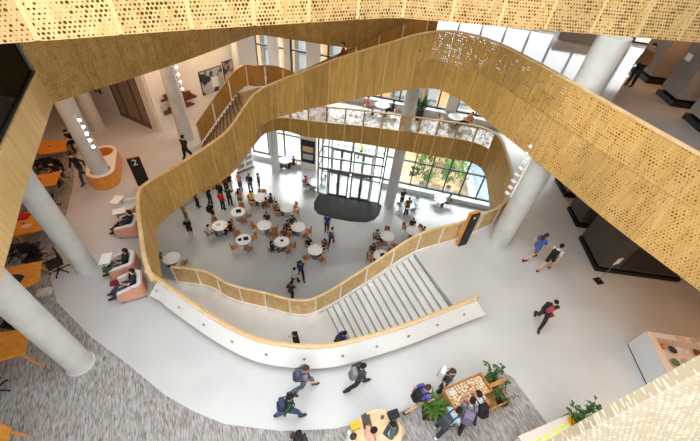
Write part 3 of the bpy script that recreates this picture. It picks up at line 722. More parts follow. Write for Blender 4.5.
def body_meshes(kind, long_sleeve, shorts):
    key = (kind, long_sleeve, shorts)
    V, T, U = fig(kind)
    def limb(mb, a, b, c, ra, rb, rc, grow=0.0, end=1.0):
        if end >= 2: pts, rr = [a, (a + b) / 2, b, (b + c) / 2, c], [ra, (ra + rb) / 2, rb, (rb + rc) / 2, rc]
        else: m = a.lerp(b, end); pts, rr = [a, a.lerp(m, .5), m], [ra, (ra + rb) / 2, rb + (ra - rb) * (1 - end)]
        mb.tube(pts, [r + grow for r in rr], 10)
    def joint(mb, p, r): mb.ell(p, (r, r, r), 10, 7)
    k1 = ('body', kind)
    if k1 not in BODY:
        mb = MB()
        mb.ell((0, 0, .95), (.165, .115, .13), M=Matrix.Translation(V['pel'] - Vector((0, 0, .95))))
        Tp = T @ Matrix.Translation((0, 0, V['pel'].z - .95))
        mb.ell((0, 0, 1.1), (.14, .1, .15), M=Tp); mb.ell((0, 0, 1.28), (.165, .115, .17), M=Tp)
        mb.tube([U(-.16, 0, 1.4), U(0, 0, 1.41), U(.16, 0, 1.4)], [.06, .07, .06], 10)
        mb.tube([U(0, -.01, 1.4), U(0, .01, 1.56)], [.058, .052], 10)
        mb.ell((0, .02, 1.625), (.075, .095, .115), 14, 10, M=Tp)
        mb.ell((0, .115, 1.61), (.014, .02, .024), 8, 6, M=Tp)
        for s in (-1, 1): mb.ell((s * .077, .01, 1.615), (.012, .022, .03), 8, 6, M=Tp)
        for s in 'LR':
            limb(mb, V['h' + s], V['k' + s], V['a' + s], .083, .058, .04, end=2)
            joint(mb, V['k' + s], .057)
            f = V['a' + s]; d = Vector((V['k' + s].x - f.x, .0, 0)); mb.tube([f + Vector((0, -.05, -.035)), f + Vector((0, .05, -.04)), f + Vector((0, .15, -.052))], [.036, .036, .026], 8)
            joint(mb, V['s' + s], .058); limb(mb, V['s' + s], V['e' + s], V['w' + s], .05, .04, .028, end=2); joint(mb, V['e' + s], .039)
            h = (V['w' + s] - V['e' + s]).normalized(); mb.ell(V['w' + s] + h * .05, (.034, .034, .034), 8, 6)
        me = remesh(mb, .017, 'figure_' + kind)
        ex = MB()
        for s in 'LR':
            w = V['w' + s]; h = (w - V['e' + s]).normalized(); u = h.orthogonal().normalized(); x = h.cross(u); pc = w + h * .07
            for q, l in ((-.025, .06), (-.009, .072), (.008, .068), (.024, .052)):
                b0 = pc + u * q; ex.tube([b0, b0 + h * l * .5 + x * .006, b0 + h * l + x * .022], [.009, .0085, .006], 6)
            b0 = w + h * .03 + u * .03; ex.tube([b0, b0 + h * .025 + u * .02, b0 + h * .055 + u * .022 + x * .01], [.011, .01, .007], 6)
        nb = len(ex.f)
        for s in (-1, 1): ex.ell((s * .03, .108, 1.635), (.012, .008, .008), 8, 6, 1, M=Tp)
        ex.ell((0, .108, 1.565), (.024, .01, .007), 8, 6, 2, M=Tp)
        bm = bmesh.new(); bm.from_mesh(me)
        for f in bm.faces: f.smooth = True
        off = [bm.verts.new(v) for v in ex.v]
        for f, mi in zip(ex.f, ex.mi):
            nf = bm.faces.new([off[i] for i in f]); nf.material_index = mi; nf.smooth = True
        bm.to_mesh(me); bm.free(); me.materials.clear()
        for _ in range(3): me.materials.append(None)
        BODY[k1] = me
    k2 = ('top', kind, long_sleeve)
    if k2 not in BODY:
        mb = MB(); Tp = T @ Matrix.Translation((0, 0, V['pel'].z - .95))
        mb.ell((0, 0, .97), (.178, .13, .1), M=Tp)
        mb.ell((0, 0, 1.1), (.162, .12, .17), M=Tp); mb.ell((0, 0, 1.28), (.182, .132, .17), M=Tp)
        mb.tube([U(-.165, 0, 1.4), U(0, 0, 1.415), U(.165, 0, 1.4)], [.074, .08, .074], 10)
        for s in 'LR':
            joint(mb, V['s' + s], .073)
            limb(mb, V['s' + s], V['e' + s], V['w' + s], .05, .04, .028, .016, 2 if long_sleeve else .62)
            if long_sleeve: joint(mb, V['e' + s], .054)
        BODY[k2] = remesh(mb, .02, 'top_' + kind); smoothen(BODY[k2], 180); BODY[k2].materials.append(None)
    k3 = ('legs', kind, shorts)
    if k3 not in BODY:
        mb = MB(); mb.ell((0, 0, .94), (.172, .126, .125), M=Matrix.Translation(V['pel'] - Vector((0, 0, .95))))
        for s in 'LR':
            limb(mb, V['h' + s], V['k' + s], V['a' + s] + Vector((0, 0, .02)), .083, .058, .045, .017, .8 if shorts else 2)
            if not shorts: joint(mb, V['k' + s], .075)
        BODY[k3] = remesh(mb, .02, 'legs_' + kind); smoothen(BODY[k3], 180); BODY[k3].materials.append(None)
    k4 = ('shoe', kind)
    if k4 not in BODY:
        out = []
        for s in 'LR':
            f = V['a' + s]; mb = MB()
            mb.tube([f + Vector((0, -.085, -.035)), f + Vector((0, -.05, -.03)), f + Vector((0, .05, -.035)), f + Vector((0, .14, -.045)), f + Vector((0, .185, -.055))], [.03, .05, .05, .042, .02], 10)
            me = mb.mesh('shoe', []); smoothen(me, 180); me.materials.append(None); out.append(me)
        BODY[k4] = out
    for long_hair in (False, True):
        k5 = ('hair', kind, long_hair)
        if k5 not in BODY:
            Tp = T @ Matrix.Translation((0, 0, V['pel'].z - .95)); mb = MB()
            mb.ell((0, .008, 1.645), (.088, .106, .112), 16, 12, M=Tp, keep=lambda c: c.z > .35 or c.y < .15 - .2 * c.z)
            if long_hair: mb.tube([Tp @ Vector((0, -.06, 1.66)), Tp @ Vector((0, -.1, 1.55)), Tp @ Vector((0, -.12, 1.42)), Tp @ Vector((0, -.125, 1.3))], [.07, .075, .07, .03], 10)
            me = mb.mesh('hair', []); smoothen(me, 180); me.materials.append(None); BODY[k5] = me
    return [BODY[k] for k in (k1, k2, k3)] + BODY[k4]
EYE = plain('eye_dark', (40, 32, 28), .3); LIP = plain('lip_tone', (150, 84, 76), .6)
SKIN = {'l': (226, 178, 150), 't': (200, 146, 112), 'd': (122, 82, 60)}
HAIR = {'b': (28, 24, 22), 'n': (74, 50, 34), 'y': (172, 134, 84), 'g': (120, 112, 104)}
def omat(o, i, m): o.material_slots[i].link = 'OBJECT'; o.material_slots[i].material = m
def person(x, y, z, a, kind, top, legs, label, hair='b', skin='l', long=False, sleeve=False, shorts=False, shoes=(50, 48, 48), s=1.0, group=None):
    ms = body_meshes(kind, sleeve, shorts)
    o = put('person', ms[0], None, (x, y, z), ang(a)); s *= .93 if z < 1 else .9; o.scale = (s, s, s); tag(o, label, 'person', group)
    omat(o, 0, cm(SKIN[skin], .6)); omat(o, 1, EYE); omat(o, 2, LIP)
    for nm, me, c in (('shirt', ms[1], top), ('shorts' if shorts else 'trousers', ms[2], legs), ('shoe', ms[3], shoes), ('shoe', ms[4], shoes), ('hair', BODY[('hair', kind, long)], HAIR[hair])):
        q = put(nm, me, o); omat(q, 0, cm(c, .85))
    return o
PACK = {}
def backpack(p, kind, col, label, pocket=None, hang=1.0):
    """worn pack: stands at the wearer's back"""
    V, T, U = fig(kind)
    key = kind
    if key not in PACK:
        Tp = T @ Matrix.Translation((0, 0, V['pel'].z - .95))
        b = MB(); b.box((0, -.215, 1.2), (.29, .17, .45), M=Tp, bev=.05)
        k = MB(); k.box((0, -.315, 1.12), (.22, .06, .22), M=Tp, bev=.025)
        st = MB()
        for s in (-1, 1): st.tube([Tp @ Vector((s * .1, -.16, 1.42)), Tp @ Vector((s * .105, -.02, 1.49)), Tp @ Vector((s * .11, .12, 1.4)), Tp @ Vector((s * .12, .14, 1.22)), Tp @ Vector((s * .16, .02, 1.06)), Tp @ Vector((s * .14, -.14, 1.02))], .018, 6)
        PACK[key] = []
        for m in (b, k, st):
            me = m.mesh('pack', []); smoothen(me, 50); me.materials.append(None); PACK[key].append(me)
    o = put('backpack', PACK[key][0], None, p.location, p.rotation_euler[2]); o.scale = p.scale
    tag(o, label, 'backpack'); omat(o, 0, cm(col, .8))
    q = put('pocket', PACK[key][1], o); omat(q, 0, cm(pocket or tuple(int(c * .8) for c in col), .8))
    q = put('strap', PACK[key][2], o); omat(q, 0, cm(tuple(int(c * .6) for c in col), .8))
    return o
BK, NV, GY, WT = (34, 34, 36), (44, 54, 84), (120, 122, 126), (226, 226, 224)
JEAN, DJ = (78, 100, 134), (48, 56, 74)

# ------------------------------------------------------------------ ground floor tables and chairs
def make_round_table(label, loc, group, top=WHITE, r=.48):
    t = thing('round_table', label, 'table', loc, 0, group)
    MB().lathe([(r - .02, .71), (r, .72), (r, .735), (r - .01, .745)], n=36).build('tabletop', top, t, smooth=True)
    MB().cyl((0, 0, .04), .03, .68, 14).build('column', STEEL, t, smooth=True)
    MB().lathe([(.26, 0), (.26, .012), (.05, .04), (.03, .08)], n=28).build('base', STEEL, t, smooth=True)
    return t
def make_shell_chair(label, loc, rz, group, wood=W_CHAIR, metal=STEEL, name='shell_chair'):
    t = thing(name, label, 'chair', loc, rz, group)
    mb = MB(); n = 7
    vs = []
    for i in range(n):
        y = -.2 + .42 * i / (n - 1)
        for j in range(n):
            x = -.22 + .44 * j / (n - 1); w = 1 - .12 * (i / (n - 1)) ** 2
            vs.append((x * w, y, .445 + .03 * (2 * j / (n - 1) - 1) ** 2 - .02 * (i == n - 1)))
    vs2 = [(a, b, c - .015) for a, b, c in vs]; m = n * n
    f = []
    for i in range(n - 1):
        for j in range(n - 1):
            a = i * n + j; f.append((a, a + 1, a + n + 1, a + n)); f.append((m + a, m + a + n, m + a + n + 1, m + a + 1))
    for i in range(n - 1):
        for a, b in ((i, i + 1), ((n - 1) * n + i + 1, (n - 1) * n + i)): f.append((a, m + a, m + b, b))
        for a, b in (((i + 1) * n, i * n), (i * n + n - 1, (i + 1) * n + n - 1)): f.append((a, m + a, m + b, b))
    mb.add(vs + vs2, f).build('seat', wood, t, smooth=True, fix=True)
    mb = MB(); bp = []
    for j in range(9):
        a = R(-56 + 112 * j / 8); bp.append((.24 * math.sin(a), -.02 - .21 * math.cos(a)))
    vs = []
    for (x, y) in bp:
        for z, o in ((.5, 0), (.66, .02), (.83, .05)):
            vs.append((x, y - o, z)); vs.append((x * .94, y - o + .015, z))
    f = []
    for j in range(8):
        a, b = 6 * j, 6 * (j + 1)
        f += [(a, b, b + 2, a + 2), (a + 2, b + 2, b + 4, a + 4), (a + 1, a + 3, b + 3, b + 1), (a + 3, a + 5, b + 5, b + 3), (a + 4, b + 4, b + 5, a + 5), (a, a + 1, b + 1, b)]
    f += [(0, 2, 3, 1), (2, 4, 5, 3), (48, 49, 51, 50), (50, 51, 53, 52)]
    mb.add(vs, f).build('backrest', wood, t, smooth=True, fix=True)
    for sx in (-1, 1):
        MB().tube([(sx * .15, .14, .43), (sx * .2, .2, 0)], .011, 6).build('leg', metal, t)
        MB().tube([(sx * .2, -.19, .62), (sx * .16, -.15, .43), (sx * .2, -.24, 0)], .011, 6).build('leg', metal, t)
    return t
SIDE = {'window': (90, 'window side'), 'stair': (270, 'stair side'), 'cafe': (180, 'cafe side'), 'door': (0, 'column side'),
        'wc': (135, 'cafe window corner'), 'sc': (225, 'cafe stair corner'), 'sd': (315, 'stair column corner'), 'wd': (45, 'window column corner')}
tb0 = make_round_table('x', (0, 0, 0), 'round white cafe tables'); ch0 = make_shell_chair('x', (0, 0, 0), 0, 'bent wood cafe chairs'); ch0.scale = (.9, .9, .94); used = []
def place(src, loc, rz, label, group=None):
    if src.name not in used:
        used.append(src.name); src.location = loc; src.rotation_euler = (0, 0, rz); src['label'] = label
        if group: src['group'] = group
        return src
    return dup(src, loc, rz, label, group)
def table(x, y, label): return place(tb0, (x, y, 0), 0, label)
def chair_at(tx, ty, side, tl, r=.68, off=0, src=None):
    a, nm = SIDE[side]; a += off
    return place(src or ch0, (tx + r * math.cos(R(a)), ty + r * math.sin(R(a)), 0), ang(a + 180), 'bent wood chair, %s of the %s' % (nm, tl))
def sitter(tx, ty, side, top, legs, label, r=.72, kind='sit', z=0, chair=None, **k):
    a = SIDE[side][0]
    if chair: chair_at(tx, ty, side, chair, r + .04)
    return person(tx + r * math.cos(R(a)), ty + r * math.sin(R(a)), z, a + 180, kind, top, legs, label, **k)
def small_bag(x, y, z, label, col=BK, s=1.0, name='bag', cat='bag', rz=.4):
    b = MB().box((0, 0, .07 * s), (.34 * s, .24 * s, .14 * s), bev=.04 * s)
    o = b.build(name, cm(col, .8), None, True, (x, y, z), rz); tag(o, label, cat)
    h = MB().tube([(-.08 * s, 0, .13 * s), (-.06 * s, 0, .19 * s), (.06 * s, 0, .19 * s), (.08 * s, 0, .13 * s)], .012 * s, 6).build('handle', cm(col, .8), o)
    return o

T = {k: v for k, v in dict(
    a=(-7.69, 16.73), b=(-8.45, 15.27), c=(-6.59, 14.32), d=(-5.63, 15.76), e=(-4.54, 17.67), f=(-3.39, 15.94), g=(-4.18, 14.49), h=(-1.98, 14.13),
    i=(-6.55, 18.42), j=(2.61, 16.0), k=(2.19, 14.25), l=(4.37, 16.78), m=(6.65, 20.55), n=(-3.01, 20.87), o=(-5.85, 23.3), p=(-10.25, 12.25), q=(4.14, 19.39)).items()}
TL = dict(a='table with a single black bag', b='table nearest the cafe counter', c='table with two black bags', d='empty table between two others', e='table beside the grey column shadow',
          f='table halfway to the entrance mat', g='middle table facing the stair', h='table closest to the pale stair rail', i='crowded table behind the queue', j='table under the stair rail bend',
          k='half hidden table behind the stair rail', l='table cut off near the black totem', m='white table by the garden window', n='white table left of the vestibule', o='window table behind the grey column', p='small table beneath the wood ribbon', q='table where people stand near the column')
TLAB = dict(a='round white table with a single black bag, beside the cafe queue', b='round white table nearest the cafe counter with papers', c='round white table holding two black bags',
            d='round white table, bare top, one person on its window side', e='round white table behind the row nearest the windows', f='round white table halfway between the queue and entrance mat',
            g='round white table in the middle of the floor with dark phone', h='round white table closest to the pale stair landing', i='round white table crowded by people behind the queue',
            j='round white table just above the stair rail bend', k='round table half hidden by the drilled stair rail with dark bag', l='round table mostly hidden by the rail near the black totem', m='large white table below the garden windows',
            n='white table beside the vestibule glass', o='small white table by the windows behind the column', p='small white table tucked under the wood ribbon', q='white table among the standing people by the column')
for k, v in T.items(): table(v[0], v[1], TLAB[k])
for k, sides in dict(a=('window', 'door', 'sd'), b=('wc', 'wd'), c=('wc', 'wd', 'sc', 'sd'), d=('cafe', 'door', 'sd'), e=('wd', 'door', 'sc'), f=('door', 'sd', 'sc'), g=('door', 'sd', 'wc'), h=('sc', 'sd'), i=('sc', 'window'), j=('window', 'sd', 'sc'), k=('wd', 'cafe'), l=('wd', 'wc', 'stair'), p=('door',)).items():
    for s in sides: chair_at(T[k][0], T[k][1], s, TL[k])
# seated cafe guests
def st_(k, side, top, legs, label, **kw): return sitter(T[k][0], T[k][1], side, top, legs, label, s=1.0, **kw)
st_('b', 'door', BK, BK, 'person in black seated at the table nearest the cafe counter', chair=TL['b'])
st_('b', 'sc', WT, GY, 'person in white top seated with back to the cafe at the nearest table', chair=TL['b'])
st_('d', 'window', (70, 40, 38), BK, 'person in maroon seated alone at the bare table', chair=TL['d'], hair='n')
st_('e', 'cafe', GY, BK, 'person in grey jacket seated at the table nearest the windows', chair=TL['e'])
st_('f', 'wc', (64, 70, 62), BK, 'person in dark green jacket at the table halfway to the mat', chair=TL['f'], sleeve=True)
st_('f', 'cafe', BK, BK, 'person in black hunched at the table halfway to the mat', chair=TL['f'])
st_('g', 'window', (128, 70, 48), BK, 'person in rust shirt at the middle table', chair=TL['g'], skin='t')
st_('g', 'sc', (38, 44, 60), JEAN, 'person in navy and jeans with back turned at the middle table', chair=TL['g'])
st_('h', 'wc', BK, BK, 'person in black at the table closest to the pale stair', chair=TL['h'])
st_('h', 'wd', (92, 84, 92), BK, 'person in grey purple top at the table closest to the pale stair', chair=TL['h'], hair='n', long=True)
st_('i', 'cafe', (238, 204, 40), DJ, 'person in bright yellow shirt seated behind the queue', chair=TL['i'])
st_('i', 'door', (52, 84, 88), BK, 'person in teal jacket seated behind the queue', chair=TL['i'], sleeve=True)
st_('i', 'sd', (150, 112, 66), (88, 66, 50), 'person in tan jacket with back turned behind the queue', chair=TL['i'], sleeve=True)
st_('j', 'cafe', (132, 134, 138), BK, 'person in grey shirt at the table above the stair rail bend', chair=TL['j'])
st_('k', 'wc', (60, 56, 54), BK, 'person in dark top at the table half hidden by the rail', chair=TL['k'], hair='n')
st_('l', 'door', (150, 34, 48), BK, 'person in red top at the table hidden by the rail', chair=TL['l'])
st_('l', 'window', (60, 62, 70), BK, 'person in charcoal top at the table hidden by the rail', chair=TL['l'])
st_('m', 'door', (88, 132, 130), BK, 'person in teal top and black trousers under the garden windows', chair=TL['m'])
st_('n', 'cafe', (196, 52, 60), BK, 'person in red top seated beside the vestibule glass', chair=TL['n'])
st_('o', 'door', (50, 50, 58), BK, 'person in dark top by the windows behind the column', chair=TL['o'])
st_('o', 'cafe', (232, 206, 70), GY, 'person in yellow top by the windows behind the column', chair=TL['o'])
st_('p', 'cafe', (90, 96, 48), (214, 214, 210), 'person in olive top seated under the wood ribbon', chair=TL['p'])
small_bag(T['a'][0] + .05, T['a'][1], .745, 'black bag lying on the cafe table beside the queue')
small_bag(T['c'][0] + .16, T['c'][1] + .03, .745, 'larger black bag on the column side of the two-bag table', s=.9)
small_bag(T['c'][0] - .2, T['c'][1] - .1, .745, 'smaller black bag on the cafe side of the two-bag table', s=.65)
small_bag(T['g'][0], T['g'][1] + .05, .745, 'small dark pouch on the middle table', s=.55, name='pouch')
small_bag(T['k'][0] + .1, T['k'][1], .745, 'dark bag on the table half hidden by the rail', s=.9)
tag(MB().box((0, 0, .004), (.3, .22, .008)).build('paper', cm((200, 200, 206)), None, False, (T['b'][0] - .1, T['b'][1] + .05, .745), .3), 'sheet of printed paper on the table nearest the cafe counter', 'paper')
# light grey office style chairs near the windows
gch0 = make_shell_chair('x', (0, 0, 0), 0, 'grey window chairs', plain('grey_shell', (150, 158, 168), .5), STEEL)
def gchair(x, y, a, label): return place(gch0, (x, y, 0), ang(a), label)
gchair(6.32, 20.82, 60, 'grey shell chair on the near corner of the garden window table')
gchair(7.49, 22.0, 260, 'grey shell chair between the garden window table and ledge')
gchair(5.38, 22.14, 265, 'lone dark seated grey chair standing against the window ledge')
gchair(4.79, 20.33, 200, 'grey shell chair with blue coat beside the standing people')
gchair(3.61, 19.67, 40, 'grey shell chair closest to the concrete column foot')
gchair(4.5, 19.26, 110, 'grey shell chair on the stair side of the standing people')
gchair(-3.14, 20.47, 70, 'grey shell chair next to the vestibule corner')
gchair(-2.47, 21.66, 190, 'grey shell chair tight against the vestibule side glass')
gchair(-3.68, 20.69, 60, 'dark seated chair standing behind the person in red')
tag(MB().box((0, 0, .03), (.4, .36, .06), bev=.025).build('coat', cm((60, 120, 190)), None, True, (4.66, 19.8, .475), .5), 'bright blue coat lying on a grey chair near the column', 'coat')
# people standing on the ground floor
def sp_(fx, fy_, a, kind, top, legs, label, **k):
    return person(fx, fy_, 0, a, kind, top, legs, label, s=1.04, **k)
sp_(-10.19, 14.66, 100, 'stand', BK, (60, 40, 44), 'person in black top and bare legs standing apart left of the tables', shorts=True, hair='y', shoes=(230, 214, 210))
sp_(-11.06, 16.03, 60, 'stand', (186, 160, 110), GY, 'person in tan top emerging below the wood ribbon edge', hair='b')
q1 = sp_(-9.36, 16.4, 70, 'stand', BK, BK, 'person in black with shorts and pack at the tail of the queue', shorts=True, shoes=(190, 150, 130))
backpack(q1, 'stand', BK, 'black backpack on the last person in the cafe queue')
sp_(-10.14, 17.95, 80, 'stand', (40, 38, 40), BK, 'person in black close to the white cafe counter front', hair='n', long=True)
sp_(-9.53, 18.5, 90, 'stand', BK, (40, 52, 46), 'person all in black standing behind the red jacket', sleeve=True)
sp_(-9.07, 17.53, 75, 'stand', (222, 40, 44), NV, 'person in bright red jacket in the cafe queue', sleeve=True)
sp_(-8.74, 18.07, 100, 'phone', (52, 60, 70), BK, 'person in dark slate top right of the red jacket')
sp_(-7.98, 18.03, 95, 'stand', (198, 150, 112), (60, 92, 66), 'person in tan top and green skirt behind the queue', hair='n', long=True, shorts=True)
sp_(-8.53, 19.84, 250, 'phone', (218, 140, 132), JEAN, 'person in pink shirt and jeans at the head of the queue', hair='n')
sp_(-7.74, 19.8, 270, 'phone', (48, 60, 84), (96, 120, 156), 'person in navy jacket and light jeans looking at phone', sleeve=True, hair='n')
sp_(-7.11, 19.97, 200, 'stand', (104, 106, 112), (84, 84, 76), 'person in grey hoodie and shorts right of the navy jacket', sleeve=True, shorts=True)
sp_(-9.22, 19.6, 80, 'stand', (34, 34, 38), (206, 200, 190), 'person in black top and pale trousers near the poster boards')
sp_(-9.49, 19.49, 85, 'stand', (96, 70, 46), BK, 'person in brown top between the black outfits in the queue', sleeve=True)
sp_(-10.88, 17.5, 60, 'stand', (84, 62, 44), BK, 'person in brown top leaning at the cafe counter')
w = sp_(-2.59, 12.38, 300, 'walk', (46, 60, 112), BK, 'person in navy walking across the middle floor with black pack')
backpack(w, 'walk', BK, 'black backpack on the walker in navy')
sp_(-2.86, 11.76, 70, 'walk_b', (196, 204, 206), BK, 'person in pale grey shirt walking beside the navy walker')
sp_(-2.84, 10.79, 80, 'walk', (86, 56, 46), BK, 'person in brown top walking closest to the landing guard')
sp_(-1.52, 16.45, 260, 'stand', (44, 66, 140), (88, 50, 44), 'person in royal blue at the edge of the entrance mat')
w = sp_(-1.08, 15.26, 80, 'walk_b', (226, 224, 214), BK, 'person in white top with blue pack walking to the entrance')
backpack(w, 'walk_b', (74, 100, 150), 'blue backpack on the person walking to the entrance')
sp_(4.08, 19.13, 100, 'stand', (128, 96, 62), BK, 'person in brown shirt standing with back turned near the column')
sp_(3.73, 20.03, 300, 'phone', (50, 46, 46), (52, 54, 58), 'person in black standing between the column and the brown shirt', hair='n')
# outdoors, seen through the doors
person(.35, 26.0, 0, 200, 'walk', (210, 230, 60), BK, 'person in a lime safety vest outside the glass doors')
person(-7.9, 27.0, 0, 300, 'walk', (230, 130, 70), GY, 'person in orange outside the windows behind the column')
person(1.6, 29.0, 0, 180, 'walk_b', (70, 66, 64), BK, 'person in charcoal outside beyond the vest wearer')
# cafe counters and standing poster boards
ct = thing('cafe_counter', 'white fronted cafe counter at the ribbon edge', 'counter', (-11.35, 18.55, 0), R(57))
MB().box((0, 0, .5), (2.2, .6, 1.0)).build('body', plain('counter_white', (206, 206, 200), .5), ct); MB().box((0, 0, 1.02), (2.26, .7, .05)).build('worktop', STEEL, ct)
ct = thing('cafe_counter', 'orange wood fronted cafe counter behind the black outfits', 'counter', (-10.35, 20.5, 0), R(66))
MB().box((0, 0, .5), (1.9, .6, 1.0)).build('body', W_TABLE, ct); MB().box((0, 0, 1.02), (1.96, .7, .05)).build('worktop', WHITE, ct)
for k, (px, lab) in enumerate((((-9.16, 22.17), 'white standing poster board nearer the cafe'), ((-8.69, 22.68), 'white standing poster board nearer the windows'))):
    t = thing('poster_board', lab, 'poster board', (px[0], px[1], 0), R(52))
    MB().box((0, 0, 1.05), (.85, .05, 1.9)).build('board', WHITE, t)
    p = MB()
    for j in range(3): p.box((0, -.03, .5 + .52 * j), (.6, .01, .36))
    p.build('print', plain('poster_grey', (150, 156, 162)), t); MB().box((0, 0, .05), (.9, .4, .1)).build('foot', STEEL, t)
t = thing('notice_board', 'black notice panel with two pictures on the white pier', 'notice board', (-3.95, fy(-3.95) - .34, 0), FAC)
MB().box((0, 0, 1.75), (1.15, .05, 2.1)).build('board', BLACK, t)
MB().box((0, -.035, 2.0), (.85, .02, .5)).build('print', plain('print_sand', (214, 168, 130)), t); MB().box((0, -.035, 1.3), (.85, .02, .5)).build('print', plain('print_grey', (176, 180, 186)), t)
# ------------------------------------------------------------------ upper floor, lounge side
def rrect(w, d, r, n=5):
    out = []
    for cx, cy, a0 in ((w / 2 - r, d / 2 - r, 0), (-w / 2 + r, d / 2 - r, 90), (-w / 2 + r, -d / 2 + r, 180), (w / 2 - r, -d / 2 + r, 270)):
        for k in range(n + 1):
            a = R(a0 + 90 * k / n); out.append((cx + r * math.cos(a), cy + r * math.sin(a)))
    return out
def make_armchair(loc, rz, label):
    t = thing('armchair', label, 'armchair', loc, rz)
    W, D, H = .84, .8, .68
    def ushell(w, d, r, th, z0, z1, mat, nm):
        o = [p for p in rrect(w, d, r, 6)]
        path = [(w / 2, d / 2), (w / 2, -d / 2 + r)] + [(w / 2 - r + r * math.cos(R(-a)), -d / 2 + r + r * math.sin(R(-a))) for a in range(15, 91, 15)] + [(-w / 2 + r - r * math.sin(R(a)), -d / 2 + r - r * math.cos(R(a))) for a in range(0, 91, 15)] + [(-w / 2, d / 2)]
        pts = [(x, y, z0, z1 - (.16 if y > .1 else 0)) for x, y in path]
        return strip(MB(), pts, ZB, ZT, 1, 0, th).build(nm, mat, t, fix=True, smooth=True)
    ushell(W, D, .24, .045, .14, H, TERRA, 'outer_shell')
    w2, d2 = W - .02, D - .02
    path = [(w2 / 2, d2 / 2), (w2 / 2, -d2 / 2 + .22)] + [(w2 / 2 - .22 + .22 * math.cos(R(-a)), -d2 / 2 + .22 + .22 * math.sin(R(-a))) for a in range(15, 91, 15)] + [(-w2 / 2 + .22 - .22 * math.sin(R(a)), -d2 / 2 + .22 - .22 * math.cos(R(a))) for a in range(0, 91, 15)] + [(-w2 / 2, d2 / 2)]
    strip(MB(), [(x, y, .2, H + .03 - (.16 if y > .1 else 0)) for x, y in path], ZB, ZT, 1, -.03, .11).build('inner_padding', UPHW, t, fix=True, smooth=True)
    MB().box((0, .06, .33), (W - .2, D - .14, .2), bev=.05).build('seat_cushion', UPHW, t, True)
    MB().box((0, 0, .17), (W - .06, D - .06, .07)).build('base_rail', TERRA, t)
    for sx in (-1, 1):
        for sy in (-1, 1): MB().tube([(sx * .32, sy * .3, .14), (sx * .34, sy * .33, 0)], .02, 8).build('leg', BLACK, t)
    return t
ac = [((-9.16, 9.96), 182, 'terracotta and white armchair furthest along the ribbon, empty with tablet arm'), ((-8.71, 9.02), 192, 'terracotta and white armchair second along the ribbon, person in black in it'),
      ((-7.86, 7.16), 200, 'terracotta and white armchair third along the ribbon, person with bare arms in it'), ((-7.18, 6.34), 208, 'terracotta and white armchair nearest the white stair parapet')]
a0 = make_armchair((ac[0][0][0], ac[0][0][1], Z2), ang(ac[0][1]), ac[0][2])
arms = [a0] + [dup(a0, (p[0], p[1], Z2), ang(a), l) for p, a, l in ac[1:]]
for k, (o, lab) in enumerate(((arms[0], 'white tablet arm table beside the empty armchair'), (arms[2], 'white laptop sized tray on the third armchair'))):
    a = o.rotation_euler[2]; d = Matrix.Rotation(a, 3, 'Z') @ Vector((.12, .52, 0))
    t = thing('side_tray', lab, 'tray', (o.location.x + d.x, o.location.y + d.y, Z2), a)
    MB().box((0, 0, .7), (.5, .34, .025), bev=.008).build('tray_top', WHITE, t); MB().tube([(.2, 0, .69), (.2, 0, .03)], .018, 8).build('stand', STEEL, t); MB().box((.05, 0, .015), (.4, .3, .02)).build('foot', STEEL, t)
t = thing('side_tray', 'white swivel tray pulled out in front of the empty armchair', 'tray', (-9.23, 9.43, Z2), .5)
MB().box((0, 0, .7), (.46, .32, .025), bev=.008).build('tray_top', WHITE, t); MB().tube([(.15, 0, .69), (.15, 0, .03)], .018, 8).build('stand', STEEL, t); MB().box((.05, 0, .015), (.36, .28, .02)).build('foot', STEEL, t)
def lounge(k, top, legs, label, **kw):
    o = arms[k]; a = math.degrees(o.rotation_euler[2]) + 90; d = Matrix.Rotation(o.rotation_euler[2], 3, 'Z') @ Vector((0, -.06, 0))
    return person(o.location.x + d.x, o.location.y + d.y, Z2, a, 'sit_back', top, legs, label, **kw)
lounge(1, (40, 42, 52), BK, 'person in black lounging in the second armchair', sleeve=True)
lounge(2, BK, (60, 62, 72), 'person in black tee with bare arms in the third armchair', skin='t')
lounge(3, (44, 44, 50), (70, 72, 90), 'person in charcoal lounging in the armchair nearest the parapet', skin='l')
small_bag(-8.03, 6.55, Z2 + .0, 'red bag on the floor in front of the nearest armchair', (170, 40, 54), .8)
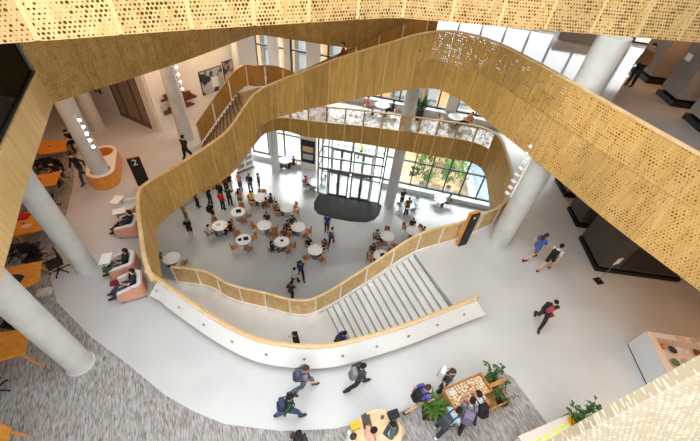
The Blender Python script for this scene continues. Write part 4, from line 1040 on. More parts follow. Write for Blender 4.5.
def potted(x, y, z, s, label, pot, leafm, k, n=26, spread=.5, pot_d=(.45, .45, .4), fern=False):
    rnd = random.Random(k)
    t = thing('potted_plant', label, 'plant', (x, y, z))
    p = MB(); w, d, h = pot_d
    for (c, dd) in (((0, -d / 2 + .015, h / 2), (w, .03, h)), ((0, d / 2 - .015, h / 2), (w, .03, h)), ((-w / 2 + .015, 0, h / 2), (.03, d, h)), ((w / 2 - .015, 0, h / 2), (.03, d, h)), ((0, 0, h * .44), (w - .04, d - .04, h * .86))): p.box(c, dd)
    p.build('planter', pot, t)
    f = MB(); st = MB()
    for i in range(n):
        a = rnd.uniform(0, 2 * PI); L = s * rnd.uniform(.6, 1.0); r = spread * rnd.uniform(.3, 1)
        b = Vector((rnd.uniform(-w, w) * .3, rnd.uniform(-d, d) * .3, h * .85)); mid = b + Vector((math.cos(a) * r * .45, math.sin(a) * r * .45, L * .6)); e = b + Vector((math.cos(a) * r, math.sin(a) * r, L * (.55 if fern else .8)))
        st.tube([b, mid, e], [.008, .006, .003], 4)
        for q in range(5 if not fern else 1):
            u = .35 + .65 * q / 4 if not fern else .5
            c = b.lerp(mid, u * 2) if u < .5 else mid.lerp(e, u * 2 - 1)
            dirv = (e - b).normalized() if fern else Vector((math.cos(a + rnd.uniform(-1.5, 1.5)), math.sin(a + rnd.uniform(-1.5, 1.5)), rnd.uniform(-.1, .4))).normalized()
            ll = .16 * s if not fern else L * .9; ww = .055 * s if not fern else .05 * s
            u2 = dirv.cross(Vector((0, 0, 1))).normalized() * ww
            c0 = c if not fern else b
            f.add([c0, c0 + dirv * ll * .45 + u2 + Vector((0, 0, .02)), c0 + dirv * ll - Vector((0, 0, .03)), c0 + dirv * ll * .45 - u2 + Vector((0, 0, .02))], [(0, 1, 2, 3)])
    st.build('stem', leafm, t); f.build('foliage', leafm, t)
    return t
potted(-8.15, 6.84, Z2, .7, 'small green plant between the two nearest armchairs', TERRA, LEAF, 3, 12, .2, (.22, .22, .2))

# drum bench around the lamp column
pod = thing('reception_pod', 'orange wood drum with white top wrapped around the spotlit column', 'reception desk', (-11.4, 11.8, Z2), R(26))
def stadium(w, l, n=14): return [(w * math.cos(R(180 * k / n)), l + w * math.sin(R(180 * k / n))) for k in range(n + 1)] + [(w * math.cos(R(180 + 180 * k / n)), w * math.sin(R(180 + 180 * k / n))) for k in range(n + 1)]
ring = lambda r, y: [(r * math.cos(2 * PI * k / 24), y + r * math.sin(2 * PI * k / 24)) for k in range(24)]
MB().prism(stadium(.58, 1.5), .0, .68, [ring(.42, 1.5), ring(.395, 0)]).build('wood_body', W_TABLE, pod)
MB().prism(stadium(.56, 1.5), .68, .72, [ring(.42, 1.5), ring(.395, 0)]).build('white_top', WHITE, pod)
MB().cyl((0, 1.5, .0), .419, .25, 24).build('wood_recess', W_TABLE, pod)

# totems
t = thing('floor_totem', 'black floor totem with white numeral 2 beside the ribbon corner', 'sign', (-9.75, 11.98, Z2), R(215))
tx = MB().box((0, 0, .75), (.52, .12, 1.5)).build('wood_core', W_TABLE, t); MB().box((0, .075, .75), (.5, .03, 1.48)).build('black_face', BLACK, t)
o = lettering('2', .42, plain('numeral_white', (240, 240, 240), .5), t, 'numeral'); o.location = (0, .096, 1.26); o.rotation_euler = (R(90), 0, R(180))
t = thing('floor_totem', 'tall black totem with orange wood edge beside the stair rail', 'sign', (4.9, 10.35, Z2), R(27))
MB().box((0, .03, .95), (.46, .14, 1.9)).build('wood_core', W_TABLE, t); MB().box((.01, -.055, .94), (.44, .03, 1.86)).build('black_face', BLACK, t)
MB().box((0.0, -.072, 1.66), (.07, .006, .12)).build('numeral', plain('numeral_white', (240, 240, 240), .5), t)

# study tables with splayed wooden legs
def study_table(poly, label, z=Z2):
    cx = sum(p[0] for p in poly) / len(poly); cy = sum(p[1] for p in poly) / len(poly)
    t = thing('study_table', label, 'table', (cx, cy, z))
    lp = [(p[0] - cx, p[1] - cy) for p in poly]
    MB().prism(lp, .7, .745).build('tabletop', W_TABLE, t)
    MB().cyl((0, 0, .745), .045, .006, 14).build('cable_grommet', BLACK, t)
    for k, p in enumerate(lp):
        if len(lp) > 4 and k % 2: continue
        MB().tube([(p[0] * .78, p[1] * .78, .7), (p[0] * 1.04, p[1] * 1.04, 0)], [.035, .022], 8).build('leg', W_TABLE, t)
    return t, cx, cy
def swivel(label, loc, rz):
    t = thing('swivel_chair', label, 'chair', loc, rz)
    MB().box((0, 0, .46), (.48, .46, .07), bev=.03).build('seat', BLACK, t, True)
    MB().box((0, -.24, .76), (.44, .06, .42), bev=.028).build('backrest', BLACK, t, True)
    for s in (-1, 1): MB().tube([(s * .22, -.16, .46), (s * .29, -.14, .62), (s * .29, .1, .64)], .018, 6).build('armrest', BLACK, t)
    MB().cyl((0, 0, .1), .03, .34, 10).build('column', BLACK, t)
    b = MB()
    for k in range(5):
        a = 2 * PI * k / 5; b.tube([(0, 0, .12), (.3 * math.cos(a), .3 * math.sin(a), .06)], [.03, .018], 6); b.ell((.31 * math.cos(a), .31 * math.sin(a), .03), (.03, .03, .03), 8, 6)
    b.build('star_base', BLACK, t)
    return t
sw0 = swivel('x', (0, 0, 0), 0)
def swc(x, y, a, label): return place(sw0, (x, y, Z2), ang(a), label)
tabs = [([(-15.6, 12.9), (-15.0, 13.55), (-14.16, 13.64), (-13.64, 12.86), (-14.5, 12.4)], 'orange study table furthest back by the dim wall'),
        ([(-14.3, 10.6), (-13.63, 10.98), (-12.86, 11.35), (-12.49, 10.48), (-13.3, 10.15)], 'orange study table behind the second white column'),
        ([(-13.0, 8.1), (-12.2, 9.1), (-11.6, 8.9), (-11.15, 8.09), (-11.98, 7.6), (-12.8, 7.5)], 'orange study table touching the second white column, red coat on it'),
        ([(-11.5, 6.0), (-11.16, 6.3), (-10.32, 6.68), (-9.86, 5.9), (-10.18, 5.55), (-11.2, 5.4)], 'orange study table with blue laptop by the curved carpet edge'),
        ([(-10.3, 3.75), (-9.66, 4.12), (-9.27, 4.24), (-8.85, 4.04), (-8.59, 3.6), (-9.4, 3.2), (-10.2, 3.2)], 'hexagonal orange study table on the carpet below the first column'),
        ([(-8.4, 1.5), (-7.95, 1.95), (-7.62, 1.86), (-7.45, 1.55), (-7.9, 1.1)], 'orange study table cut by the frame at the lowest carpet corner')]
tc = [study_table(p, l) for p, l in tabs]
sp2 = [(0, -.1, -1.0, 95, 'black swivel chair on the near side of the furthest study table'), (0, .6, -.95, 120, 'black swivel chair on the column side of the furthest study table'),
       (1, -.1, .95, 265, 'black swivel chair on the far side of the study table behind the second column'), (1, .1, -.95, 85, 'black swivel chair on the near side of the study table behind the second column'), (1, .7, -.8, 120, 'black swivel chair at the carpet side of the study table behind the second column'),
       (2, 0, -1.0, 80, 'black swivel chair on the near side of the table with the red coat'), (2, .75, -.85, 115, 'black swivel chair pulled out beside the second column'),
       (3, -.3, .95, 270, 'black swivel chair on the far side of the table with blue laptop'), (3, .55, .85, 230, 'black swivel chair turned away near the carpet curve'), (3, .1, -.95, 90, 'black swivel chair on the near side of the blue laptop table'),
       (4, .3, -.95, 100, 'black swivel chair under the hexagonal table edge'), (4, -.4, .85, 270, 'black swivel chair behind the hexagonal table by the first column')]
for k, dx, dy, a, l in sp2: swc(tc[k][1] + dx, tc[k][2] + dy, a, l)
def p2(x, y, a, kind, top, legs, label, **k): return person(x, y, Z2, a, kind, top, legs, label, **k)
p2(tc[0][1] + .35, tc[0][2] + 1.05, 270, 'sit_work', BK, BK, 'person in black seated behind the furthest study table')
p2(tc[1][1] + .1, tc[1][2] + .9, 265, 'sit_work', (36, 36, 44), BK, 'person in dark top with bare forearms at the table behind the second column')
p2(tc[2][1] - .1, tc[2][2] + .95, 275, 'sit_work', (172, 30, 44), BK, 'person in red hoodie at the table touching the second column', sleeve=True)
p2(tc[3][1] + .1, tc[3][2] - .92, 95, 'sit_work', BK, BK, 'person in black at the table with blue laptop')
def laptop(x, y, z, a, label, screen=(120, 170, 200), body=(70, 70, 72), tilt=112):
    t = thing('laptop', label, 'laptop', (x, y, z), ang(a))
    MB().box((0, 0, .009), (.33, .23, .016), bev=.004).build('keyboard_base', cm(body, .4), t)
    c, s = math.cos(R(tilt)), math.sin(R(tilt))
    M = Matrix.Translation((0, .115, .016)) @ Matrix.Rotation(R(tilt - 180), 4, 'X')
    MB().box((0, -.11, .0), (.33, .22, .01), M=M).build('lid', cm(body, .4), t)
    MB().box((0, -.11, .007), (.3, .19, .003), M=M).build('screen', cm(screen, .3), t)
    return t
laptop(tc[3][1] + .15, tc[3][2] - .1, Z2 + .745, 100, 'blue screened laptop on the study table by the carpet curve')
tag(MB().box((0, 0, .006), (.3, .2, .012)).build('notebook', cm((224, 222, 214)), None, False, (tc[3][1] - .1, tc[3][2] - .35, Z2 + .745), .5), 'white open notebook next to the blue laptop', 'notebook')
tag(MB().box((0, 0, .006), (.26, .2, .012)).build('notebook', cm((232, 200, 196)), None, False, (tc[2][1] + .2, tc[2][2] - .1, Z2 + .745), .2), 'pale pink notebook on the table touching the second column', 'notebook')
tag(MB().box((0, 0, .05), (.42, .3, .1), bev=.04).build('coat', cm((190, 36, 48)), None, True, (tc[2][1] - .25, tc[2][2] + .3, Z2 + .745), .3), 'red coat heaped on the study table touching the second column', 'coat')
small_bag(-10.03, 5.89, Z2, 'cream and black patterned bag on the carpet by the curved edge', (214, 206, 190), 1.2)
tag(MB().lathe([(.045, 0), (.045, .1), (.03, .12), (.02, .12)], n=14).build('cup', cm((110, 160, 60)), None, True, (tc[4][1] - .3, tc[4][2] + .15, Z2 + .745)), 'green cup on the hexagonal study table', 'cup')
w = p2(-12.29, 11.75, 265, 'walk', BK, (60, 60, 62), 'person in black walking beside the wood drum and column', sleeve=True)
p2(-8.45, 13.94, 75, 'walk_b', (40, 34, 32), BK, 'person in dark top stepping onto the brown stair', hair='b', sleeve=True)
person(-1.1, 16.5, 10.75, 190, 'walk', (150, 84, 40), BK, 'person in orange brown top descending the upper brown flight', hair='n', sleeve=True)

# booths on the upper and third floor
def booth(x, y, z, w, d, h, label, rz=0, BOOTH=BOOTH):
    t = thing('booth', label, 'booth', (x, y, z), rz)
    MB().box((w / 2, -d / 2, h / 2 + .14), (w, d, h - .28)).build('panel_wall', BOOTH, t)
    MB().box((w / 2, -d / 2, .09), (w + .05, d + .05, .18)).build('plinth_or_shadow_gap', BOOTHB, t)
    MB().box((w / 2 + .35, -d - .01, h / 2 + .14), (w - .9, .04, h - .5)).build('door_panel', plain('booth_door', (40, 38, 36), .4), t)
    MB().box((w / 2, -d / 2, h - .07), (w + .05, d + .05, .14)).build('top_rim', BOOTHB, t)
    return t
booth(10.52, 11.55, Z2, 3.4, 1.85, 4.4, 'large charcoal booth nearest the viewer on the upper floor', R(-2))
booth(10.75, 13.6, Z2, 3.2, 1.25, 4.4, 'middle charcoal booth on the upper floor behind the largest', R(-2))
booth(11.0, 16.05, Z2, 3.0, 1.45, 4.4, 'charcoal booth furthest back on the upper floor', R(-2))
B3 = mottled('grey_booth_panel', (122, 114, 108), (134, 126, 119), (1, 1, 1), 1.2, rough=0.5)
bb = [booth(11.5, 16.3, Z3, 2.4, 1.35, 2.4, 'dark booth on the third floor closest to the round column', R(-4), B3), booth(11.25, 13.9, Z3, 2.6, 1.1, 2.4, 'dark booth on the third floor with small posters', R(-4), B3), booth(11.05, 11.9, Z3, 2.6, 1.1, 2.4, 'dark booth on the third floor at the frame edge', R(-4), B3)]
for k, (dx, dz, cc, w_, h_, lab) in enumerate(((.0, 1.45, (240, 240, 240), .3, .22, 'white notice stuck on the third floor booth'), (.0, 1.75, (70, 90, 150), .2, .2, 'small blue notice stuck above the white one'), (.0, 1.3, (190, 120, 120), .12, .3, 'narrow pink notice beside the white one'), (0, 2.15, (236, 190, 60), .26, .18, 'yellow notice near the top of the third floor booth'))):
    y = 13.9 - .3 - .16 * k
    tag(MB().box((0, 0, 0), (.012, w_, h_)).build('notice', cm(cc), None, False, (11.24 - (13.9 - y) * -.07 + .0 - .035, y, Z3 + dz), R(-4)), lab, 'notice')
p3 = person(10.45, 14.45, Z3, 210, 'stand', (150, 116, 76), BK, 'person in tan jacket and black trousers beside the round column upstairs', sleeve=True)
bench = thing('bench', 'grey block bench on the shiny third floor beside the column', 'bench', (10.9, 20.2, Z3), R(-9))
MB().box((0, 0, .25), (2.6, .9, .5)).build('body', plain('bench_grey', (150, 154, 160), .5), bench); MB().box((0, 0, .52), (2.64, .94, .05)).build('seat_pad', plain('bench_pad', (176, 178, 182), .7), bench)

# stanchion sign by the big booth
t = thing('sign_stand', 'slim stand with a white sign in front of the large booth', 'sign', (10.35, 9.15, Z2), R(20))
MB().box((0, 0, .012), (.32, .32, .024)).build('base', BLACK, t); MB().tube([(0, 0, .02), (0, 0, 1.2)], .012, 8).build('pole', STEEL, t)
MB().box((0, -.02, 1.3), (.26, .02, .34)).build('sign_plate', WHITE, t)

# display counter at the near corner
ks = thing('display_counter', 'white fronted display counter with pinkish trays near the perforated balustrade', 'counter', (10.15, 6.4, Z2), R(-3))
PINK = plain('counter_pink', (230, 218, 208), .6)
MB().box((.03, -1.5, .51), (.06, 3.0, .9)).build('front_panel', plain('counter_front', (214, 218, 220), .5), ks)
MB().box((.04, -1.5, .04), (.05, 3.0, .08)).build('plinth_or_shadow_gap', BLACK, ks)  # black strip paints the shadow gap between front panel and floor
MB().box((.12, -1.5, .955), (.24, 3.0, .03)).build('front_ledge', PINK, ks)
MB().box((2.2, -.1, .5), (4.2, .2, .98)).build('back_ledge', PINK, ks)
MB().box((1.9, -1.3, .6), (3.6, 2.3, .04)).build('tray_deck', PINK, ks); MB().box((2.0, -1.3, .3), (3.4, 2.2, .56)).build('carcass', plain('counter_brown', (116, 84, 56), .6), ks)
MB().box((1.15, -1.75, .65), (1.0, .9, .08)).build('bin_rim', PINK, ks); MB().box((1.15, -1.75, .7), (.86, .76, .01)).build('open_bin', plain('counter_brown', (116, 84, 56), .6), ks)
rnd = random.Random(5)
cols = [((226, 84, 130), 'pink'), ((238, 150, 60), 'orange'), ((60, 60, 62), 'black'), ((230, 228, 220), 'white'), ((120, 70, 50), 'brown'), ((150, 60, 60), 'dark red'), ((90, 130, 90), 'green'), ((200, 190, 180), 'beige'), ((220, 120, 50), 'amber')]
names = ['tin', 'box', 'jar', 'card', 'bowl']
spots = [(.35, -.35), (.62, -.3), (.9, -.36), (1.3, -.4), (1.7, -.34), (.4, -.75), (.75, -.8), (1.1, -.72), (1.5, -.85), (.42, -1.2), (.7, -1.3), (1.2, -1.2), (1.9, -.75), (.45, -1.65), (2.2, -.5)]
for k, (x, y) in enumerate(spots):
    c, cn = cols[k % len(cols)]; nm = names[(k * 2 + k // 3) % 5]
    place_ = ('back row' if y > -.5 else 'middle row' if y > -1 else 'near row') + (' by the white front' if x < .6 else ' second from front' if x < 1 else ' deep inside' if x < 1.6 else ' furthest inside')
    q = Vector((10.15, 6.4, 0)) + Matrix.Rotation(R(-3), 3, 'Z') @ Vector((x, y, 0)); z = Z2 + .62
    m = MB()
    if nm == 'tin': m.lathe([(.07, 0), (.07, .12), (.06, .125)], n=16)
    elif nm == 'jar': m.lathe([(.05, 0), (.07, .03), (.07, .12), (.045, .15), (.05, .18)], n=16)
    elif nm == 'bowl': m.lathe([(.05, 0), (.13, .07), (.12, .07), (.04, .02)], n=20)
    elif nm == 'card': m.box((0, 0, .01), (.24, .17, .02))
    else: m.box((0, 0, .05), (.17, .13, .1), bev=.01)
    tag(m.build(nm, cm(c), None, nm in ('tin', 'jar', 'bowl'), (q.x, q.y, z), k * .7), '%s %s on the display counter, %s' % (cn, nm, place_), nm)
for k, (x, lab, c) in enumerate(((1.05, 'beige leaflet lying on the back ledge of the display counter', (214, 196, 180)), (1.9, 'dark red box on the back ledge of the display counter', (150, 52, 50)), (1.5, 'grey leaflet on the back ledge next to the red box', (190, 180, 172)))):
    q = Vector((10.15, 6.4, 0)) + Matrix.Rotation(R(-3), 3, 'Z') @ Vector((x, -.1, 0))
    tag(MB().box((0, 0, .03), (.3, .15, .06 if k == 1 else .02)).build('box' if k == 1 else 'leaflet', cm(c), None, False, (q.x, q.y, Z2 + 1.0), .2 * k), lab, 'box' if k == 1 else 'leaflet')

# craft table with the tray of tokens
cr = thing('craft_table', 'oak crate table with a slanted tray full of round tokens', 'table', (3.82, 3.9, Z2), math.atan2(.55, 1.09))
for nm, c, d in (('tray_floor', (0, 0, .8), (1.26, .5, .03)), ('tray_side', (0, .26, .85), (1.32, .03, .14)), ('tray_side', (0, -.26, .85), (1.32, .03, .14)), ('tray_side', (.645, 0, .85), (.03, .5, .14)), ('tray_side', (-.645, 0, .85), (.03, .5, .14)),
                 ('shelf', (-.02, 0, .3), (1.2, .48, .03)), ('end_panel', (-.62, 0, .39), (.03, .5, .76)), ('end_panel', (.62, 0, .39), (.03, .5, .76)), ('work_ledge', (-.1, -.4, .76), (1.1, .25, .03))):
    MB().box(c, d).build(nm, W_CRATE, cr)
for sx in (-1, 1):
    MB().box((sx * .5 - .1, -.49, .38), (.05, .05, .74)).build('leg', W_CRATE, cr)
tk = [None, None, None]
tcol = [(238, 226, 204), (226, 196, 160), (196, 92, 70)]
M3 = Matrix.Rotation(math.atan2(.55, 1.09), 3, 'Z')
for i in range(15):
    for j in range(7):
        k = rnd.choice((0, 0, 0, 0, 1, 1, 2)); x, y = -.58 + .082 * i + rnd.uniform(-.018, .018), -.212 + .07 * j + rnd.uniform(-.016, .016)
        if tk[k] is None:
            me = MB().lathe([(.03, 0), (.033, .004), (.033, .01), (.029, .014)], n=12).mesh('token', [cm(tcol[k])]); smoothen(me); tk[k] = me
        q = M3 @ Vector((x, y, 0)); o = put('token', tk[k], None, (3.82 + q.x, 3.9 + q.y, Z2 + .817), 0); tag(o, ('cream', 'tan', 'red')[k] + ' round token lying in the crate table tray', 'token', 'tokens in the crate tray')
bx = thing('bench', 'open oak box bench with a plank edge beside the crate table', 'bench', (4.78, 3.94, Z2), math.atan2(.5, 1.0))
for nm, c, d in (('bottom_board', (0, 0, .12), (.7, .4, .03)), ('side_board', (0, .2, .25), (.74, .03, .3)), ('side_board', (0, -.2, .25), (.74, .03, .3)), ('end_board', (.36, 0, .25), (.03, .4, .3)), ('end_board', (-.36, 0, .25), (.03, .4, .3)), ('plank', (-.05, .27, .74), (1.0, .1, .05)), ('upright', (.3, .27, .36), (.06, .06, .72)), ('upright', (-.4, .27, .36), (.06, .06, .72))):
    MB().box(c, d).build(nm, W_CRATE, bx)
DKW = plain('dark_walnut', (84, 60, 44), .6)
potted(2.94, 3.46, Z2, .75, 'bushy bright green plant in a dark wood planter beside the crate table', DKW, LEAFL, 9, 46, .5, (.5, .4, .45), True)
potted(4.85, 4.47, Z2, .8, 'dark leafy plant behind the crate table plank', DKW, LEAF, 10, 16, .5, (.3, .3, .3))
potted(5.08, 4.01, Z2, .55, 'low dark leafy plant beyond the box bench', DKW, LEAF, 12, 12, .45, (.3, .3, .22))
tag(MB().lathe([(.05, 0), (.06, .14), (.062, .15), (.05, .14)], n=16).build('cup', cm((226, 230, 232)), None, True, (3.7, 3.45, Z2 + .777)), 'white cup on the work ledge of the crate table', 'cup')
small_bag(3.38, 3.78, Z2 + .82, 'white paper bag in the corner of the crate tray', (226, 224, 220), .6)

def at_head(hx, hy, a, kind, top, legs, label, **k): return person(hx, hy, Z2, a, kind, top, legs, label, **k)
# around the craft table
w = at_head(2.47, 3.59, 25, 'walk', (92, 92, 170), (170, 150, 124), 'person in purple blue tee with black pack approaching the crate table', shorts=True, hair='n')
backpack(w, 'walk', BK, 'black backpack on the person in purple blue tee')
w = at_head(3.26, 4.12, 330, 'stand', (52, 54, 58), (58, 60, 66), 'person in charcoal tee standing at the corner of the crate table', hair='n', shoes=(200, 204, 210))
backpack(w, 'stand', (226, 226, 224), 'white backpack on the person in charcoal tee')
w = at_head(3.09, 3.01, 35, 'reach', (160, 196, 214), DJ, 'person in light blue shirt leaning over the crate table by the plant', hair='b', shoes=(232, 232, 230))
backpack(w, 'reach', (70, 76, 84), 'dark grey backpack on the person in light blue shirt')
w = at_head(3.64, 3.18, 75, 'reach', (124, 128, 136), BK, 'person in grey tee leaning in the middle of the crate table', hair='b')
backpack(w, 'reach', (128, 122, 148), 'purple grey backpack on the person in grey tee')
w = at_head(4.02, 3.39, 115, 'reach', (224, 226, 228), (52, 52, 56), 'person in white tee leaning at the bench end of the crate table', hair='b')
backpack(w, 'reach', BK, 'black backpack on the person in white tee')

# snack table with laptops
lt = thing('oval_table', 'pale birch oval table with two laptops at the carpet edge', 'table', (1.32, 2.62, Z2), .5)
MB().lathe([(.58, .7), (.6, .715), (.6, .73), (.585, .745)], n=40, sx=1.1, sy=.95).build('tabletop', W_PALE, lt, True); MB().cyl((0, 0, .04), .04, .68, 14).build('column', STEEL, lt, True); MB().lathe([(.34, 0), (.34, .014), (.05, .05)], n=28).build('base', STEEL, lt, True)
laptop(1.62, 2.7, Z2 + .745, 330, 'open laptop with pale blue screen on the birch oval table', (130, 186, 214), (60, 64, 70), 130)
laptop(1.02, 2.85, Z2 + .745, 195, 'dark lidded laptop on the window side of the birch oval table', (90, 90, 90), (84, 76, 68), 118)
at_head(1.82, 2.72, 165, 'sit_work', (88, 94, 92), DJ, 'person in grey green shirt typing at the pale blue laptop', sleeve=True)
at_head(1.01, 2.51, 25, 'sit_work', (226, 176, 160), GY, 'person in peach top seated at the dark lidded laptop', hair='b', skin='l')
at_head(0.66, 2.39, 35, 'sit', (222, 226, 226), NV, 'person in white top at the left end of the birch table', hair='n')
st2 = [(1.91, 2.82), (1.05, 2.59), (0.69, 2.46)]
for k, (x, y) in enumerate(st2):
    t = thing('stool', ('pale stool under the person in grey green shirt', 'pale stool under the person in peach top', 'pale stool under the person in white top')[k], 'stool', (x, y, Z2))
    MB().lathe([(.17, .39), (.18, .4), (.18, .43), (.16, .44)], n=24).build('seat', W_PALE, t, True)
    for i in range(4):
        a = PI / 4 + i * PI / 2; MB().tube([(.11 * math.cos(a), .11 * math.sin(a), .4), (.17 * math.cos(a), .17 * math.sin(a), 0)], .013, 6).build('leg', STEEL, t)
small_bag(1.72, 3.08, Z2 + .745, 'black bag on the far edge of the birch oval table', (44, 46, 54), .9)
small_bag(.72, 2.72, Z2 + .745, 'yellow and black bag at the left edge of the birch table', (222, 190, 60), .8)
tag(MB().lathe([(.035, 0), (.045, .12), (.04, .12)], n=14).build('cup', cm((90, 84, 74)), None, True, (1.42, 2.98, Z2 + .745)), 'small dark cup on the birch oval table', 'cup')
tag(MB().box((0, 0, .008), (.1, .16, .016), bev=.004).build('phone', cm((90, 150, 220)), None, False, (1.2, 2.5, Z2 + .745), .6), 'blue phone lying on the birch oval table', 'phone')

# near table with yellow notes
nt = thing('display_table', 'pale pink display table with yellow notes at the frame bottom', 'table', (6.15, 2.95, Z2), math.atan2(.62, 1.45))
MB().box((0, 0, .76), (2.1, .8, .04)).build('tabletop', PINK, nt)
for sx in (-1, 1):
    for sy in (-1, 1): MB().box((sx * .98, sy * .34, .37), (.05, .05, .74)).build('leg', PINK, nt)
MN = Matrix.Rotation(math.atan2(.62, 1.45), 3, 'Z')
for k, (x, y) in enumerate(((.3, .18), (.02, .16), (-.3, .14), (-.6, .12))):
    q = MN @ Vector((x, y, 0)); tag(MB().box((0, 0, .004), (.15, .12, .008)).build('note', cm((222, 240, 92)), None, False, (6.15 + q.x, 2.95 + q.y, Z2 + .78), .4), ('yellow note next to the duck-yellow dish', 'second yellow note from the dish', 'third yellow note from the dish', 'yellow note furthest from the dish')[k], 'note')
q = MN @ Vector((.62, .2, 0))
t = thing('dish', 'bright yellow dish with an orange rim piece on the display table', 'dish', (6.15 + q.x, 2.95 + q.y, Z2 + .78)); MB().lathe([(.08, 0), (.15, .06), (.14, .07), (.06, .02)], n=24).build('bowl', cm((248, 204, 24)), t, True); MB().ell((.03, .02, .07), (.07, .05, .04)).build('filling', cm((238, 150, 20)), t, True)
for k, (x, y, c) in enumerate(((.15, -.12, (150, 140, 50)), (.42, -.1, (120, 130, 56)), (.0, -.02, (186, 160, 40)))):
    q = MN @ Vector((x, y, 0)); t = thing('jar', ('olive jar in the front row of the display table', 'green jar nearest the planter on the display table', 'mustard jar between the notes on the display table')[k], 'jar', (6.15 + q.x, 2.95 + q.y, Z2 + .78))
    MB().lathe([(.05, 0), (.06, .02), (.06, .1), (.04, .12)], n=16).build('body', cm(c), t, True); MB().cyl((0, 0, .12), .045, .02, 16).build('lid', W_CRATE, t)
potted(6.81, 3.45, Z2, .95, 'dark leafy plant in an oak box at the end of the display table', W_CRATE, LEAF, 21, 30, .42, (.4, .34, .8))

# walkers on the upper floor
w = p2(-0.8, 3.75, 15, 'walk', (128, 130, 134), (104, 112, 124), 'person in grey tee walking just below the white parapet', hair='n')
backpack(w, 'walk', (76, 84, 104), 'blue grey backpack on the walker just below the parapet')
w = p2(-1.07, 2.99, 20, 'walk_b', (44, 74, 58), (64, 92, 130), 'person in dark green shirt and jeans walking on the pale floor', sleeve=True, hair='b')
backpack(w, 'walk_b', (54, 62, 96), 'indigo backpack on the walker in dark green')
w = p2(0.73, 3.97, 20, 'walk', (60, 62, 66), (44, 46, 52), 'person in charcoal striding alone below the stair', sleeve=True, hair='b')
backpack(w, 'walk', (132, 136, 140), 'grey backpack on the walker in charcoal')
w = p2(-0.64, 2.22, 80, 'stand', (60, 58, 64), BK, 'person in charcoal at the frame bottom on the carpet', hair='b')
backpack(w, 'stand', (40, 38, 42), 'black backpack with pink pocket at the frame bottom', (220, 90, 120))
w = p2(7.08, 6.86, 250, 'walk', (44, 38, 46), (46, 40, 46), 'person in open black jacket over rose red shirt walking alone', hair='b', sleeve=True)
Vw, Tw, Uw = fig('walk'); MB().ell((0, .07, 1.2), (.12, .105, .24), M=Tw).build('undershirt', cm((188, 70, 84), .85), w, True)
hb = w.matrix_basis @ Vector((-.25, -.16, .52)); small_bag(hb.x, hb.y, hb.z, 'red bag hanging from the hand of the person in black jacket', (186, 54, 70), .8)
p2(7.74, 9.94, 20, 'walk', (70, 100, 170), (98, 112, 150), 'person in blue top and denim shorts with brown hair', shorts=True, hair='n', long=True, shoes=(60, 40, 44))
w = p2(8.17, 9.42, 40, 'walk_b', (222, 222, 214), (40, 40, 46), 'person in white tee and black shorts with black pack', shorts=True, hair='b')
backpack(w, 'walk_b', BK, 'black backpack on the person in white tee and shorts')
# on the pale stair
w = person(0.2, 6.0, 4.1 + 2 * rise, 30, 'walk', (52, 76, 150), BK, 'person in blue top climbing the pale stair behind the parapet', hair='b')
backpack(w, 'walk', (48, 50, 58), 'dark backpack on the person climbing the pale stair')
person(-1.49, 5.96, 4.1, 180, 'walk', BK, BK, 'person in black on the landing mostly hidden by the parapet')

# ------------------------------------------------------------------ window side mezzanine
for k, (x, y, lab) in enumerate(((1.25, 21.25, 'white mezzanine table cafe side of the column'), (5.95, 20.75, 'white mezzanine table below the arch'))):
    t = make_round_table(lab, (x, y, Z2), 'mezzanine tables')
mz = make_shell_chair('orange brown chair at the mezzanine table cafe side', (.25, 21.4, Z2), ang(350), None)
dup(mz, (2.0, 21.2, Z2), ang(170), 'orange brown chair under the person in navy on the mezzanine'); dup(mz, (6.8, 20.7, Z2), ang(190), 'orange brown chair under the person with black trousers below the arch')
dup(mz, (5.1, 20.9, Z2), ang(10), 'orange brown chair with dark coat on the mezzanine below the arch'); dup(mz, (-2.4, 20.7, Z2), ang(30), 'orange brown chair at the far cafe end of the mezzanine')
person(1.95, 21.2, Z2, 170, 'sit', (44, 54, 84), BK, 'person in navy seated on the mezzanine next to the column', sleeve=True)
person(6.75, 20.7, Z2, 195, 'sit_back', (190, 120, 80), BK, 'person in tan top with stretched black trousers below the arch', hair='b')
person(.3, 21.35, Z2, 350, 'sit', (206, 130, 110), GY, 'person in salmon top at the mezzanine table', hair='n')
potted(3.75, 21.3, Z2, 1.5, 'tall spiky palm in a black pot behind the mezzanine column', BLACK, LEAF, 31, 26, .8, (.4, .4, .7), True)

# ------------------------------------------------------------------ gallery wall and spotlights
GA, GB = Vector((-11.06, 16.5, 0)), Vector((-7.2, 22.7, 0)); gd = (GB - GA).normalized(); gn = Vector((gd.y, -gd.x, 0)); grz = math.atan2(gd.y, gd.x)
def on_wall(s, z, off=.12): q = GA + gd * s + gn * off; return (q.x, q.y, z)
sc_ = thing('wall_sculpture', 'wall sculpture of dark brown stacked planks on the white wall', 'sculpture', on_wall(1.55, 8.05), grz)
rnd = random.Random(8)
for k in range(9):
    x, L = rnd.uniform(-.4, .4), rnd.uniform(.9, 1.9)
    MB().box((x, -.05 - .03 * (k % 3), -.5 + .125 * k), (L, .1, .1)).build('plank', mottled('walnut_plank', (88, 48, 30), (128, 74, 46), (1, 6, 6), 3), sc_)
pc = thing('painting', 'abstract grey and black painting on the white wall above the stair', 'painting', on_wall(3.75, 8.45), grz)
MB().box((0, -.03, 0), (1.5, .05, 1.3)).build('canvas', mottled('canvas_grey', (40, 44, 50), (168, 172, 176), (1, 1, 1), 1.6, 1, lo=.45, hi=.52), pc); MB().box((.15, -.06, -.1), (.45, .01, .6), 0).build('white_patch', cm((222, 222, 216)), pc); MB().box((0, .0, 0), (1.56, .04, 1.36)).build('frame', BLACK, pc)
pc = thing('painting', 'second narrow painting next to the abstract one near the windows', 'painting', on_wall(5.0, 8.6), grz)
